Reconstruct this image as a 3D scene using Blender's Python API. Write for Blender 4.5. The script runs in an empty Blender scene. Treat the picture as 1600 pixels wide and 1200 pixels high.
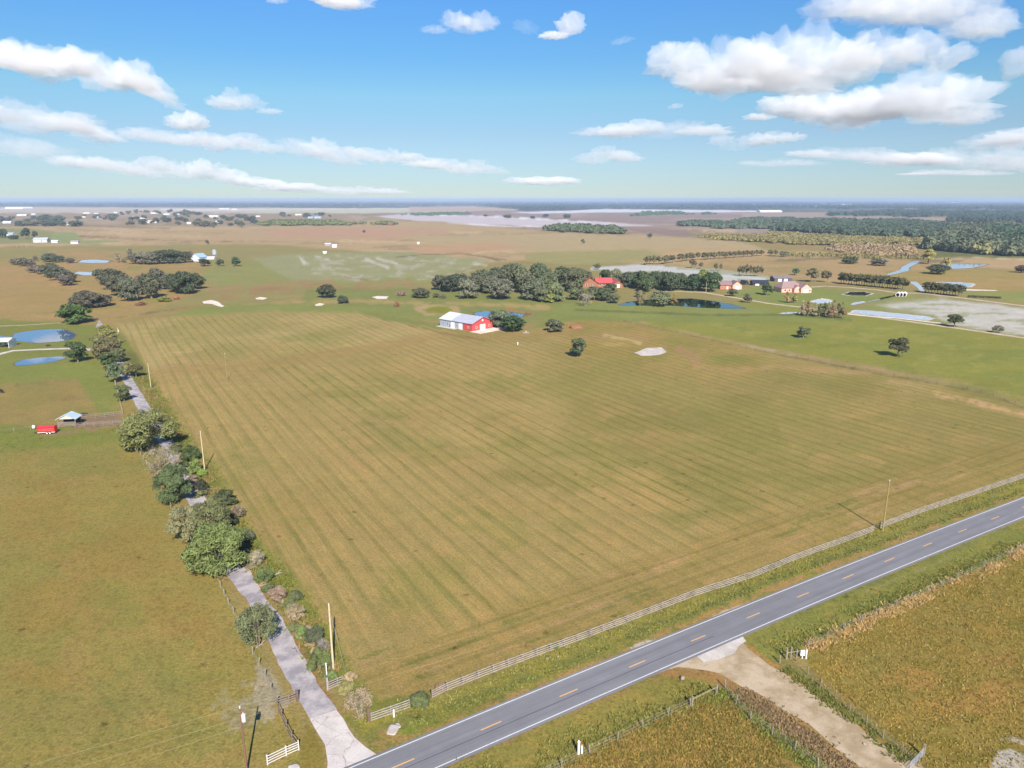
import bpy, math, random
import numpy as np
from mathutils import Vector, Matrix
R = math.radians
random.seed(7)

# ------------------------------------------------------------------ camera, sky, sun, exposure
sc = bpy.context.scene
F, CH = 1110.0, 65.0                       # focal length in photo pixels (photo 1600 wide), camera height in metres
PITCH = math.atan(288 / F)
cam_d = bpy.data.cameras.new('camera'); cam = bpy.data.objects.new('camera', cam_d)
sc.collection.objects.link(cam); sc.camera = cam
cam_d.sensor_width = 36.0; cam_d.lens = F / 1600 * 36.0
cam_d.clip_start = 1.0; cam_d.clip_end = 200000.0
cam.location = (0, 0, CH); cam.rotation_euler = (math.pi / 2 - PITCH, 0, 0)

SUN_EL, SUN_AZ = 38.0, 167.0               # degrees; azimuth clockwise from +Y
world = bpy.data.worlds.new('World'); sc.world = world; world.use_nodes = True
sun_d = bpy.data.lights.new('sun', 'SUN'); sun_d.energy = 4.6; sun_d.angle = R(0.5); sun_d.color = (1.0, 0.93, 0.84)
sun = bpy.data.objects.new('sun', sun_d); sc.collection.objects.link(sun)
sv = Vector((math.sin(R(SUN_AZ)) * math.cos(R(SUN_EL)), math.cos(R(SUN_AZ)) * math.cos(R(SUN_EL)), math.sin(R(SUN_EL))))
sun.rotation_euler = sv.to_track_quat('Z', 'Y').to_euler(); sun.location = sv * 500
sc.view_settings.view_transform = 'Standard'; sc.view_settings.look = 'None'
sc.view_settings.exposure = 0.75; sc.view_settings.gamma = 1.0
sc.cycles.max_bounces = 12; sc.cycles.diffuse_bounces = 3; sc.cycles.glossy_bounces = 3; sc.cycles.volume_bounces = 10; sc.cycles.transparent_max_bounces = 8

C_, S_ = math.cos(PITCH), math.sin(PITCH)
def W(x, y):
    """photo pixel -> point on the ground plane"""
    X = (x - 800) / F; Y = -(y - 600) / F
    t = CH / (S_ - Y * C_)
    return (X * t, (C_ + Y * S_) * t)
def HT(x, y, yt):
    """height of a thing standing at photo pixel (x, y) whose top is at yt"""
    gy = W(x, y)[1]; Y = -(yt - 600) / F
    return CH + gy * (-S_ + Y * C_) / (C_ + Y * S_)
def SCL(x, y):
    """metres per photo pixel across the view at a ground point"""
    X = (x - 800) / F; Y = -(y - 600) / F
    return CH / (S_ - Y * C_) / F

# ------------------------------------------------------------------ node helpers
class NT:
    def __init__(s, tree): s.t = tree
    def n(s, typ, ins=None, **kw):
        nd = s.t.nodes.new(typ)
        for k, v in kw.items(): setattr(nd, k, v)
        for k, v in (ins or {}).items(): s.set(nd, k, v)
        return nd
    def set(s, nd, k, v):
        sock = nd.inputs[k]
        if isinstance(v, bpy.types.NodeSocket): s.t.links.new(v, sock)
        elif isinstance(v, bpy.types.Node): s.t.links.new(v.outputs[0], sock)
        else: sock.default_value = v
    def m(s, op, a, b=0.0, c=None, clamp=False):
        nd = s.t.nodes.new('ShaderNodeMath'); nd.operation = op; nd.use_clamp = clamp
        s.set(nd, 0, a); s.set(nd, 1, b)
        if c is not None: s.set(nd, 2, c)
        return nd.outputs[0]
    def vm(s, op, a, b=None):
        nd = s.t.nodes.new('ShaderNodeVectorMath'); nd.operation = op
        s.set(nd, 0, a)
        if b is not None: s.set(nd, 'Scale' if op == 'SCALE' else 1, b)
        return nd.outputs['Value'] if op in ('LENGTH', 'DOT_PRODUCT') else nd.outputs[0]
    def mix(s, f, a, b, mode='MIX'):
        nd = s.t.nodes.new('ShaderNodeMix'); nd.data_type = 'RGBA'; nd.blend_type = mode
        s.set(nd, 0, f); s.set(nd, 6, a); s.set(nd, 7, b)
        return nd.outputs[2]
    def mr(s, v, a, b, c=0.0, d=1.0, smooth=False):
        nd = s.t.nodes.new('ShaderNodeMapRange')
        if smooth: nd.interpolation_type = 'SMOOTHSTEP'
        s.set(nd, 0, v); s.set(nd, 1, a); s.set(nd, 2, b); s.set(nd, 3, c); s.set(nd, 4, d)
        return nd.outputs[0]
    def noise(s, vec, scale, detail=4.0, rough=0.55, w=None):
        nd = s.t.nodes.new('ShaderNodeTexNoise')
        s.set(nd, 'Vector', vec); s.set(nd, 'Scale', scale); s.set(nd, 'Detail', detail); s.set(nd, 'Roughness', rough)
        return nd.outputs[0]
def lin(c):
    c = c / 255.0
    return c / 12.92 if c <= 0.04045 else ((c + 0.055) / 1.055) ** 2.4
def RGB(r, g, b, k=1.0): return (lin(r) * k, lin(g) * k, lin(b) * k, 1.0)

# ------------------------------------------------------------------ world: Nishita sky with procedural clouds
def azel(x, y):
    X = (x - 800) / F; Y = -(y - 600) / F
    dy = C_ + Y * S_; dz = -S_ + Y * C_
    return math.degrees(math.atan2(X, dy)), math.degrees(math.atan2(dz, math.hypot(X, dy)))
CLOUDS = [  # label, then puffs: x, y, half width, half height (photo px), tilt, solidity
 ('long white cloud sloping down to the right at the upper left edge', [(55,96,85,24,10,1),(168,120,88,26,12,1),(240,147,50,15,22,.9)]),
 ('flat white cloud touching the left edge below the long sloping cloud', [(60,190,112,20,3,.95),(140,208,46,14,12,.8)]),
 ('small grey and white cloud standing alone right of the long sloping cloud', [(368,162,46,16,6,.8),(422,175,22,5,0,.5)]),
 ('little bright puff just above the left cloud band', [(293,193,32,15,0,1)]),
 ('thin flat cloud under the little bright puff', [(232,212,54,13,0,.9),(350,224,104,14,3,.9)]),
 ('long ragged cloud band trailing right above the middle of the horizon', [(500,238,72,19,6,.85),(600,248,84,13,5,.8),(712,262,104,11,4,.75)]),
 ('short pale wisp at the right end of the ragged cloud band', [(850,284,66,8,3,.85)]),
 ('pale low cloud at the left edge, lowest of the big ones there', [(45,238,66,18,4,.85),(165,262,100,12,6,.8)]),
 ('low flat cloud over the left horizon between two cloud bands', [(300,266,105,16,6,.95),(405,287,46,8,2,.9)]),
 ('faint grey streak low over the left half of the horizon', [(520,297,150,8,1,.7)]),
 ('bright rounded cloud at the top of the sky left of the heart shaped one', [(732,38,46,20,0,1),(680,48,26,7,0,.4)]),
 ('small heart shaped white cloud near the top centre', [(890,44,30,20,-15,1),(866,57,28,7,0,.8)]),
 ('white cloud cut by the top edge of the sky', [(528,2,62,14,4,1),(430,0,20,7,0,.5)]),
 ('largest cloud, bulging white above with a broad grey base', [(1110,108,108,40,0,1),(1245,92,140,40,3,1),(1385,90,100,26,0,1),(1170,128,140,22,4,1)]),
 ('wide cloud with grey base tucked under the largest cloud', [(1300,178,120,22,3,1),(1420,170,150,26,-2,1),(1490,185,85,12,0,.9)]),
 ('broken white cloud in the top right corner above the largest cloud', [(1330,12,74,26,5,.8),(1430,22,115,28,0,.8),(1540,48,52,22,0,.8)]),
 ('small detached puff at the right end of the largest cloud', [(1485,96,30,17,-15,.8)]),
 ('flat lens shaped cloud under the left end of the largest cloud', [(1020,207,145,14,-1,.85)]),
 ('smaller flat cloud right of the lens shaped one', [(1180,223,95,14,-2,.85)]),
 ('small lone cloud below the lens shaped one', [(950,247,56,13,2,.8)]),
 ('white puff cut by the right edge of the sky', [(1596,102,24,20,-20,.9)]),
 ('grey cloud at the right edge low in the sky', [(1580,222,72,13,-6,.9)]),
 ('long faint cloud bank low on the right', [(1350,247,150,11,2,.75),(1520,254,135,17,4,.8),(1220,256,90,6,0,.45)]),
 ('thin grey streak under the faint cloud bank on the right', [(1490,271,95,4,0,.5)]),
 ('tiny wisp near the top centre right of the heart shaped cloud', [(972,65,22,6,-10,.35)]),
 ('tiny grey puff left of the wide grey based cloud', [(1055,167,14,5,-5,.5)]),
 ('tiny flat puff between the wide cloud and the smaller flat cloud', [(1185,184,27,6,0,.7)]),
 ('faint wisp left of the heart shaped cloud', [(822,45,26,12,10,.35)])]
def build_world():
    nt = world.node_tree; nt.nodes.clear(); g = NT(nt)
    sky = g.n('ShaderNodeTexSky', sky_type='NISHITA', sun_disc=False, sun_elevation=R(SUN_EL), sun_rotation=R(SUN_AZ),
              altitude=0.0, air_density=1.0, dust_density=0.0, ozone_density=2.0)
    skyc = g.n('ShaderNodeHueSaturation', {'Color': sky.outputs[0], 'Saturation': 1.15, 'Hue': 0.5})
    tc = g.n('ShaderNodeTexCoord'); el = g.n('ShaderNodeSeparateXYZ', {0: tc.outputs['Generated']}).outputs[2]
    rmp = g.n('ShaderNodeValToRGB', {0: g.m('MULTIPLY', el, 2.0)})
    stops = [(0.0, (.42, .56, .78)), (.04, (.43, .55, .80)), (.17, (.54, .62, .76)), (.26, (.59, .76, .82)), (.35, (.52, .78, .94)), (.47, (.54, .84, 1.09)), (1.0, (.56, .80, 1.0))]
    cr = rmp.color_ramp
    while len(cr.elements) < len(stops): cr.elements.new(.5)
    for e, (p, c) in zip(cr.elements, stops): e.position = p; e.color = (*c, 1)
    tint = g.vm('MULTIPLY', skyc.outputs[0], rmp.outputs[0])      # a very clear, cool atmosphere
    bg = g.n('ShaderNodeBackground', {'Color': tint, 'Strength': 0.075})
    out = g.n('ShaderNodeOutputWorld'); nt.links.new(bg.outputs[0], out.inputs['Surface'])
build_world()

# ------------------------------------------------------------------ ground colour map (albedo of the fields, held per vertex)
def _h(ix, iy, seed):
    n = (ix * 374761393 + iy * 668265263 + seed * 1442695041) & 0xFFFFFFFF
    n = ((n ^ (n >> 13)) * 1274126177) & 0xFFFFFFFF
    return ((n ^ (n >> 16)) & 0xFFFF) / 65535.0
def vn(x, y, seed=0):
    ix = np.floor(x).astype(np.int64); iy = np.floor(y).astype(np.int64)
    fx = x - ix; fy = y - iy; fx = fx * fx * (3 - 2 * fx); fy = fy * fy * (3 - 2 * fy)
    a = _h(ix, iy, seed); b = _h(ix + 1, iy, seed); c = _h(ix, iy + 1, seed); d = _h(ix + 1, iy + 1, seed)
    return (a * (1 - fx) + b * fx) * (1 - fy) + (c * (1 - fx) + d * fx) * fy
def fbm(x, y, seed=0, o=4):
    r = 0; a = 0.5; t = 0
    for k in range(o):
        r = r + a * vn(x * 2 ** k, y * 2 ** k, seed + 17 * k); t += a; a *= 0.55
    return r / t * 2 - 1

KA = 0.66
azf = np.arange(-40, 40.001, 0.078); azc = np.arange(44, 316.1, 4.0)
AZ = np.radians(np.concatenate([azf, azc]))
dep = np.concatenate([np.array([88, 80, 72, 64, 57, 50]), np.arange(46, 2.0, -0.085), np.arange(2.0, 0.3, -0.042), np.arange(0.3, 0.06, -0.02)])
DEP = np.radians(dep)
NA, ND = len(AZ), len(DEP)
rr = CH / np.tan(DEP)
GX = (rr[:, None] * np.sin(AZ)[None]).ravel(); GY = (rr[:, None] * np.cos(AZ)[None]).ravel()
Yc = GY * C_ + CH * S_; Zc = GY * S_ - CH * C_           # camera-space depth and height
ok = Yc > 5
PX = np.where(ok, 800 + F * GX / np.where(ok, Yc, 1), -9999.0); PY = np.where(ok, 600 - F * Zc / np.where(ok, Yc, 1), 5000.0)
# world-anchored warp so the field edges are irregular
wx = fbm(GX / 9, GY / 9, 3) * 1.0; wy = fbm(GX / 9, GY / 9, 4)
PERSP = np.clip((PY - 312) / 300, 0.02, 3)
COL = np.zeros((len(GX), 3)); DET = np.zeros((len(GX), 3))
def c3(c): return np.array([lin(v) for v in c])
COL[:] = c3((160, 142, 88)); DET[:, 2] = 0.6
def _box(x0, y0, x1, y1): return np.nonzero((PX >= x0) & (PX <= x1) & (PY >= y0) & (PY <= y1))[0]
def sdf(pts, x, y):
    p = np.array(pts, float); n = len(p); d = np.full(x.shape, 1e18); ins = np.zeros(x.shape, bool)
    for i in range(n):
        a = p[i]; b = p[(i + 1) % n]; e = b - a; w0 = x - a[0]; w1 = y - a[1]
        t = np.clip((w0 * e[0] + w1 * e[1]) / (e @ e + 1e-9), 0, 1)
        d = np.minimum(d, (w0 - e[0] * t) ** 2 + (w1 - e[1] * t) ** 2)
        if a[1] != b[1]:
            ins ^= ((a[1] > y) != (b[1] > y)) & (x < e[0] * (y - a[1]) / e[1] + a[0])
    return np.where(ins, np.sqrt(d), -np.sqrt(d))
def _nz(i, amp, sx, sy, seed): return amp * fbm(PX[i] / sx, PY[i] / sy, seed) if amp else 0
SEED = [100]
def _apply(i, a, col=None, det=None):
    if col is not None: COL[i] += (c3(col) - COL[i]) * a[:, None]
    if det is not None:
        for k, v in enumerate(det):
            if v is not None: DET[i, k] += (v - DET[i, k]) * a
def fill(pts, col=None, soft=4, amt=1.0, edge=3, sx=14, sy=5, det=None):
    SEED[0] += 1
    xs = [p[0] for p in pts]; ys = [p[1] for p in pts]; m = soft + edge + 4
    i = _box(min(xs) - m, min(ys) - m, max(xs) + m, max(ys) + m)
    if not len(i): return
    d = sdf(pts, PX[i], PY[i]) + _nz(i, edge, sx, sy, SEED[0])
    a = np.clip(d / soft + 0.5, 0, 1); _apply(i, a * a * (3 - 2 * a) * amt, col, det)
def blob(x, y, rx, ry, col=None, amt=0.6, det=None, rough=0.5, tilt=0):
    SEED[0] += 1
    m = max(rx, ry) * 1.6; i = _box(x - m, y - (m if tilt else ry * 1.6), x + m, y + (m if tilt else ry * 1.6))
    if not len(i): return
    ct, st = math.cos(R(tilt)), math.sin(R(tilt)); dx = PX[i] - x; dy = PY[i] - y
    u = (dx * ct + dy * st) / rx; v = (-dx * st + dy * ct) / ry
    d = 1 - np.sqrt(u * u + v * v) + rough * fbm(PX[i] / (rx * .35), PY[i] / (ry * .35), SEED[0])
    a = np.clip(d / 0.5, 0, 1); _apply(i, a * a * (3 - 2 * a) * amt, col, det)
def line(pts, w, col=None, amt=1.0, edge=0.5, soft=None, det=None, brk=0.0):
    SEED[0] += 1; p = np.array(pts, float); m = w * 2 + 4
    i = _box(p[:, 0].min() - m, p[:, 1].min() - m, p[:, 0].max() + m, p[:, 1].max() + m)
    if not len(i): return
    x = PX[i]; y = PY[i]; d = np.full(x.shape, 1e18)
    for k in range(len(p) - 1):
        a = p[k]; e = p[k + 1] - a; w0 = x - a[0]; w1 = y - a[1]
        t = np.clip((w0 * e[0] + w1 * e[1]) / (e @ e + 1e-9), 0, 1)
        d = np.minimum(d, (w0 - e[0] * t) ** 2 + (w1 - e[1] * t) ** 2)
    s = soft or max(w * .6, 1.2)
    d = w / 2 - np.sqrt(d) + _nz(i, edge * w, w * 2.5 + 4, w * 1.2 + 2, SEED[0])
    a = np.clip(d / s + 0.5, 0, 1)
    if brk: a = a * np.clip(fbm(x / 16, y / 8, SEED[0] + 5) * 2 + 1 - brk, 0, 1)
    _apply(i, a * amt, col, det)
def mottle(pts, col, amt, sx, sy, thr=0.1, soft=8, streak=None):
    """irregular patches of another colour within a polygon"""
    SEED[0] += 1
    xs = [p[0] for p in pts]; ys = [p[1] for p in pts]
    i = _box(min(xs) - soft, min(ys) - soft, max(xs) + soft, max(ys) + soft)
    if not len(i): return
    d = np.clip(sdf(pts, PX[i], PY[i]) / soft + 0.5, 0, 1)
    n = fbm(PX[i] / sx + 0.6 * wx[i], PY[i] / sy, SEED[0], 5)
    a = np.clip((n - thr) / 0.28, 0, 1) * d; _apply(i, a * amt, col)

# --- far country, from the horizon inwards
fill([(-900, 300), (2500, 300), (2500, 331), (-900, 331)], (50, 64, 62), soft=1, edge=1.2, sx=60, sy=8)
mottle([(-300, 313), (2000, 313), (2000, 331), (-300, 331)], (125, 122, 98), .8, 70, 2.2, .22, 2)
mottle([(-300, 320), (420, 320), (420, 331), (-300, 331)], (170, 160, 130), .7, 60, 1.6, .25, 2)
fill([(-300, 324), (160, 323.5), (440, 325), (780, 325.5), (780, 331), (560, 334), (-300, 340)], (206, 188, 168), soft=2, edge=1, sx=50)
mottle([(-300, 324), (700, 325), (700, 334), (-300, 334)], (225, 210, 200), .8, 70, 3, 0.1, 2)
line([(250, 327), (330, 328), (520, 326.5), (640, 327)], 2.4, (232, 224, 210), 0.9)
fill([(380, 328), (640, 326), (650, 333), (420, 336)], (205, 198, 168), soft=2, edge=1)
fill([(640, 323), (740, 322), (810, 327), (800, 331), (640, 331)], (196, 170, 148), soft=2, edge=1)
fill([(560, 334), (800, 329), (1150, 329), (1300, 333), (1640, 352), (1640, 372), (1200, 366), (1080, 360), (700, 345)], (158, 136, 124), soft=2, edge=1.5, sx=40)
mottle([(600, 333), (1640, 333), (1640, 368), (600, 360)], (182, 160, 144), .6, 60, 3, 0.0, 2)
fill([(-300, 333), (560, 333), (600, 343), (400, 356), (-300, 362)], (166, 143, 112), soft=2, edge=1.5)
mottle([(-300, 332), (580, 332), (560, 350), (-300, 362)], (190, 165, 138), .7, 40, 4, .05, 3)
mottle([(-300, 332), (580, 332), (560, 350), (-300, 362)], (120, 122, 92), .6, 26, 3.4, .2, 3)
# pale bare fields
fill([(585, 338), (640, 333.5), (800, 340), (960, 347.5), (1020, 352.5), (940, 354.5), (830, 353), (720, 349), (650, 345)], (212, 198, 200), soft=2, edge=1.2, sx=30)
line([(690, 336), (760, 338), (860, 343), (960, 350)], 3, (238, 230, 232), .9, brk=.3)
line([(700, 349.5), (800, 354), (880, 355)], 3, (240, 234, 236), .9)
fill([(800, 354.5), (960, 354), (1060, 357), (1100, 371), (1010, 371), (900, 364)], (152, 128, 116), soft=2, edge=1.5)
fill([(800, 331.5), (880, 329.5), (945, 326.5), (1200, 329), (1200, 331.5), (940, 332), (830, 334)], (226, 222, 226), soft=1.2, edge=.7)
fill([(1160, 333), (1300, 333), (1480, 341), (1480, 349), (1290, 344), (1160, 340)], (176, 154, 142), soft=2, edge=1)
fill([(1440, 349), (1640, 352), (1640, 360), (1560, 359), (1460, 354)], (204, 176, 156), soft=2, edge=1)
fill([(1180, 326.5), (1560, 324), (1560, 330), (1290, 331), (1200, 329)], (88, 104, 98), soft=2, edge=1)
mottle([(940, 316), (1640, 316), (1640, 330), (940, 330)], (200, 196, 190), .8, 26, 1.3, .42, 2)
# big tan ranges in the middle distance
fill([(-300, 356), (420, 353), (600, 344), (700, 347), (850, 362), (1000, 370), (1130, 377), (1180, 392), (900, 404), (700, 412), (430, 402), (-300, 404)], (190, 162, 118), soft=4, edge=2, sx=40)
mottle([(-300, 356), (1150, 356), (1150, 404), (-300, 404)], (206, 176, 134), .8, 90, 7, .05, 6)
mottle([(-300, 356), (1150, 356), (1150, 404), (-300, 404)], (150, 128, 92), .6, 70, 4, .18, 6)
line([(110, 368), (180, 372), (300, 377), (420, 378)], 2, (120, 100, 72), .7, brk=.3)
line([(-20, 352), (150, 353), (290, 358)], 2.5, (140, 118, 88), .6, brk=.3)
fill([(400, 360), (560, 355), (720, 362), (620, 372), (430, 370)], (196, 155, 122), soft=5, edge=3)
fill([(620, 368), (1000, 366), (1160, 378), (1200, 392), (1000, 400), (700, 388)], (188, 165, 120), soft=6, edge=3)
fill([(640, 384), (780, 380), (830, 388), (760, 396), (650, 398)], (196, 158, 118), soft=5, edge=2)
fill([(880, 398), (1080, 388), (1600, 402), (1700, 420), (1200, 418), (990, 412)], (192, 162, 116), soft=4, edge=2)
fill([(820, 395), (1010, 390), (1040, 398), (1010, 408), (900, 414), (820, 408)], (166, 156, 98), soft=5, edge=2)
fill([(55, 364), (115, 362), (130, 375), (200, 377), (130, 381), (50, 379), (-60, 374)], (144, 158, 98), soft=3, edge=1.5)
fill([(-100, 356), (50, 357), (90, 362), (60, 380), (-100, 384)], (152, 148, 96), soft=3, edge=1.5)
fill([(-100, 383), (40, 381), (240, 382), (120, 388), (-100, 390)], (200, 168, 122), soft=3, edge=1)
# greener middle ground
fill([(-300, 386), (430, 382), (640, 398), (700, 412), (1000, 416), (1700, 440), (1700, 470), (1100, 480), (700, 500), (300, 480), (-300, 520)], (158, 145, 88), soft=5, edge=3, sx=30)
fill([(-300, 408), (200, 408), (420, 420), (330, 448), (200, 500), (120, 640), (-300, 640)], (172, 146, 90), soft=8, edge=5, sx=40, sy=12)
mottle([(-100, 390), (420, 390), (300, 460), (160, 500), (-100, 620)], (186, 148, 98), .7, 60, 12, .02, 8)
mottle([(-100, 390), (420, 390), (300, 460), (160, 500), (-100, 620)], (148, 142, 78), .7, 50, 10, .15, 8)
fill([(320, 420), (420, 405), (660, 400), (700, 425), (690, 445), (460, 452), (310, 444)], (152, 150, 86), soft=6, edge=3)
fill([(395, 404), (470, 396), (640, 394), (770, 408), (700, 428), (560, 440), (450, 436)], (160, 158, 110), soft=6, edge=3)
mottle([(440, 398), (600, 396), (780, 408), (700, 440), (470, 436)], (188, 180, 152), .75, 16, 4, .12, 5)
for q in [((468, 401), (476, 412), (481, 413)), ((505, 416), (514, 424), (522, 425)), ((493, 401), (512, 405)), ((572, 405), (590, 412), (606, 418)), ((590, 404), (620, 412)), ((535, 431), (560, 437)), ((738, 411), (760, 415))]:
    line(q, 4, (204, 196, 176), .9, brk=.1)
line([(535, 431), (545, 434), (575, 438)], 2, (110, 110, 66), .6)
line([(330, 452), (430, 446), (520, 440), (640, 444), (700, 452)], 9, (172, 136, 96), .7, brk=.25)
line([(350, 462), (420, 452), (500, 448), (660, 456), (700, 470)], 8, (165, 128, 88), .75, brk=.25)
line([(620, 402), (660, 398), (720, 396), (790, 406)], 2, (112, 104, 66), .7)
line([(738, 397), (760, 393), (800, 392)], 2, (205, 186, 140), .8)
line([(760, 402), (782, 408)], 2, (120, 108, 70), .8)
fill([(480, 452), (700, 452), (900, 470), (1040, 482), (900, 505), (700, 498), (560, 486), (470, 470)], (136, 142, 76), soft=8, edge=4)
line([(360, 482), (450, 473), (560, 470), (650, 474), (740, 474), (860, 480), (900, 484)], 7, (190, 160, 104), .75, brk=.15)
line([(160, 508), (260, 488), (315, 476), (350, 470)], 5, (168, 138, 84), .7, brk=.3)
line([(170, 498), (240, 488), (310, 478)], 2, (120, 106, 58), .7, brk=.3)
fill([(310, 480), (360, 476), (480, 474), (690, 488), (690, 500), (420, 492), (220, 505)], (140, 146, 74), soft=5, edge=2)
fill([(640, 482), (660, 476), (710, 478), (722, 486), (700, 494), (668, 494)], (182, 158, 110), soft=5, edge=6)
fill([(661, 484), (672, 479), (700, 479), (706, 485), (690, 489), (668, 488)], (140, 142, 48), soft=3, edge=4)
fill([(790, 482), (815, 486), (835, 488), (832, 494), (805, 492), (780, 487)], (172, 132, 90), soft=3, edge=2)
blob(822, 491, 10, 3, (92, 96, 52), .7)
# right-hand pastures
fill([(1000, 480), (1250, 470), (1700, 540), (1700, 660), (1480, 590), (1180, 540), (990, 508)], (148, 146, 66), soft=6, edge=2)
mottle([(990, 478), (1700, 520), (1700, 650), (1300, 560)], (128, 140, 62), .7, 50, 9, .0, 8)
mottle([(990, 478), (1700, 520), (1700, 650), (1300, 560)], (166, 156, 84), .6, 26, 4, .15, 8)
fill([(860, 492), (1220, 486), (1330, 494), (1330, 502), (1120, 504), (960, 502), (830, 515)], (132, 144, 70), soft=6, edge=2)
fill([(1130, 462), (1200, 444), (1280, 450), (1400, 462), (1390, 470), (1340, 476), (1300, 490), (1180, 472)], (132, 148, 72), soft=4, edge=2)
fill([(880, 474), (1160, 474), (1220, 488), (1000, 498), (860, 490)], (138, 148, 76), soft=4, edge=2)
fill([(1140, 400), (1400, 405), (1480, 420), (1330, 445), (1200, 432), (1050, 418)], (184, 154, 106), soft=4, edge=2)
mottle([(1140, 400), (1480, 400), (1480, 440), (1050, 430)], (160, 142, 88), .6, 40, 5, .0, 4)
fill([(1380, 424), (1480, 420), (1600, 424), (1700, 440), (1700, 470), (1480, 452), (1400, 446)], (170, 148, 84), soft=4, edge=2)
mottle([(1380, 404), (1700, 410), (1700, 480), (1500, 460)], (186, 150, 98), .7, 50, 6, .05, 5)
fill([(1500, 456), (1700, 452), (1700, 492), (1600, 474)], (148, 152, 78), soft=5, edge=3)
mottle([(1200, 398), (1520, 396), (1500, 412), (1200, 408)], (122, 112, 74), .7, 40, 4, .0, 4)
fill([(1190, 366), (1500, 372), (1500, 398), (1300, 392), (1190, 384)], (164, 142, 88), soft=3, edge=2)
fill([(1500, 374), (1700, 372), (1700, 404), (1440, 402)], (112, 118, 62), soft=5, edge=3)
line([(1520, 402), (1600, 406), (1700, 410)], 2, (205, 188, 150), .8, brk=.2)
# sandy field on the right and the pale beds behind the homestead
fill([(1330, 484), (1420, 462), (1600, 480), (1760, 496), (1760, 550), (1600, 524), (1490, 508), (1400, 498)], (150, 150, 84), soft=5, edge=2)
fill([(1370, 478), (1470, 466), (1600, 482), (1760, 500), (1760, 548), (1600, 524), (1500, 510), (1460, 492)], (204, 198, 184), soft=7, edge=5, sx=40, sy=6)
mottle([(1340, 474), (1470, 464), (1760, 496), (1760, 548), (1480, 508)], (160, 160, 112), .8, 44, 3.5, .02, 6)
mottle([(1440, 470), (1760, 490), (1760, 548), (1480, 508)], (216, 208, 196), .8, 50, 3, .05, 6)
fill([(922, 421), (960, 416), (1050, 416), (1110, 419), (1200, 431), (1210, 437), (1150, 438), (1100, 436), (1060, 426), (1000, 424)], (176, 176, 146), soft=3, edge=1)
for q in [((925, 420), (1000, 416), (1035, 417)), ((950, 424), (1010, 421)), ((1010, 421), (1055, 420)), ((1040, 424), (1080, 424), (1100, 428)), ((1066, 429), (1095, 427), (1098, 432)), ((1125, 431), (1170, 434), (1195, 437)), ((1124, 437), (1150, 438))]:
    line(q, 5, (212, 210, 206), .9, edge=.3)
# tall strip of verge and lines at the near field's far edge
line([(975, 502), (1030, 514), (1180, 548), (1300, 570), (1420, 592), (1520, 610), (1560, 622), (1610, 642)], 2.5, (98, 84, 48), .9, brk=.1)
line([(985, 500), (1180, 542), (1300, 564), (1420, 586), (1520, 602), (1600, 622)], 4, (190, 158, 112), .6, brk=.35)
line([(1150, 536), (1240, 555)], 4, (196, 172, 140), .7, brk=.2)
line([(900, 484), (1000, 488), (1100, 492), (1240, 492), (1330, 500)], 3, (86, 96, 44), .6)

# --- near pasture left of the drive
LP = [(-900, 640), (150, 560), (200, 620), (250, 720), (340, 890), (400, 1010), (470, 1130), (480, 1300), (-900, 1500)]
fill(LP, (156, 140, 74), soft=10, edge=2, det=(0, 0, 1.0))
fill([(-200, 586), (120, 575), (185, 600), (190, 650), (60, 664), (-200, 668)], (160, 140, 82), soft=8, edge=5, sx=30, det=(0, 0, .6))
fill([(-200, 506), (20, 500), (150, 506), (170, 560), (-200, 572)], (134, 138, 66), soft=8, edge=4)
fill([(-200, 560), (150, 562), (190, 610), (182, 660), (150, 640), (120, 590), (0, 600), (-200, 600)], (132, 142, 66), soft=10, edge=5, sx=30)
fill([(-200, 664), (185, 668), (200, 690), (60, 702), (-200, 712)], (124, 136, 58), soft=12, edge=5, sx=40)
mottle(LP, (172, 144, 84), .4, 60, 34, .05, 20)
mottle(LP, (142, 138, 68), .5, 70, 44, .05, 20)
mottle(LP, (142, 108, 56), .35, 22, 12, .34, 20)
for q in [(60, 800, 90, 50), (180, 870, 120, 40), (270, 960, 60, 40), (90, 940, 110, 50), (320, 980, 30, 40), (60, 1060, 60, 30)]:
    blob(*q, (160, 128, 66), .35, rough=.9)
for q in [(230, 1080, 90, 60), (100, 1130, 150, 50), (320, 1150, 80, 40), (120, 720, 120, 30)]:
    blob(*q, (138, 136, 72), .4, rough=.9)
blob(412, 1085, 40, 50, (176, 164, 138), .75, rough=1.0); blob(385, 1110, 50, 34, (168, 158, 124), .55, rough=1.0)
line([(0, 676), (60, 668), (120, 662)], 3, (120, 116, 66), .5)
line([(66, 680), (120, 674), (190, 664)], 7, (160, 130, 96), .8, brk=.1)
fill([(116, 652), (188, 646), (190, 664), (120, 670)], (152, 128, 96), soft=4, edge=2)
line([(0, 604), (60, 598), (110, 594)], 2, (120, 112, 60), .4, brk=.3)

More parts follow.
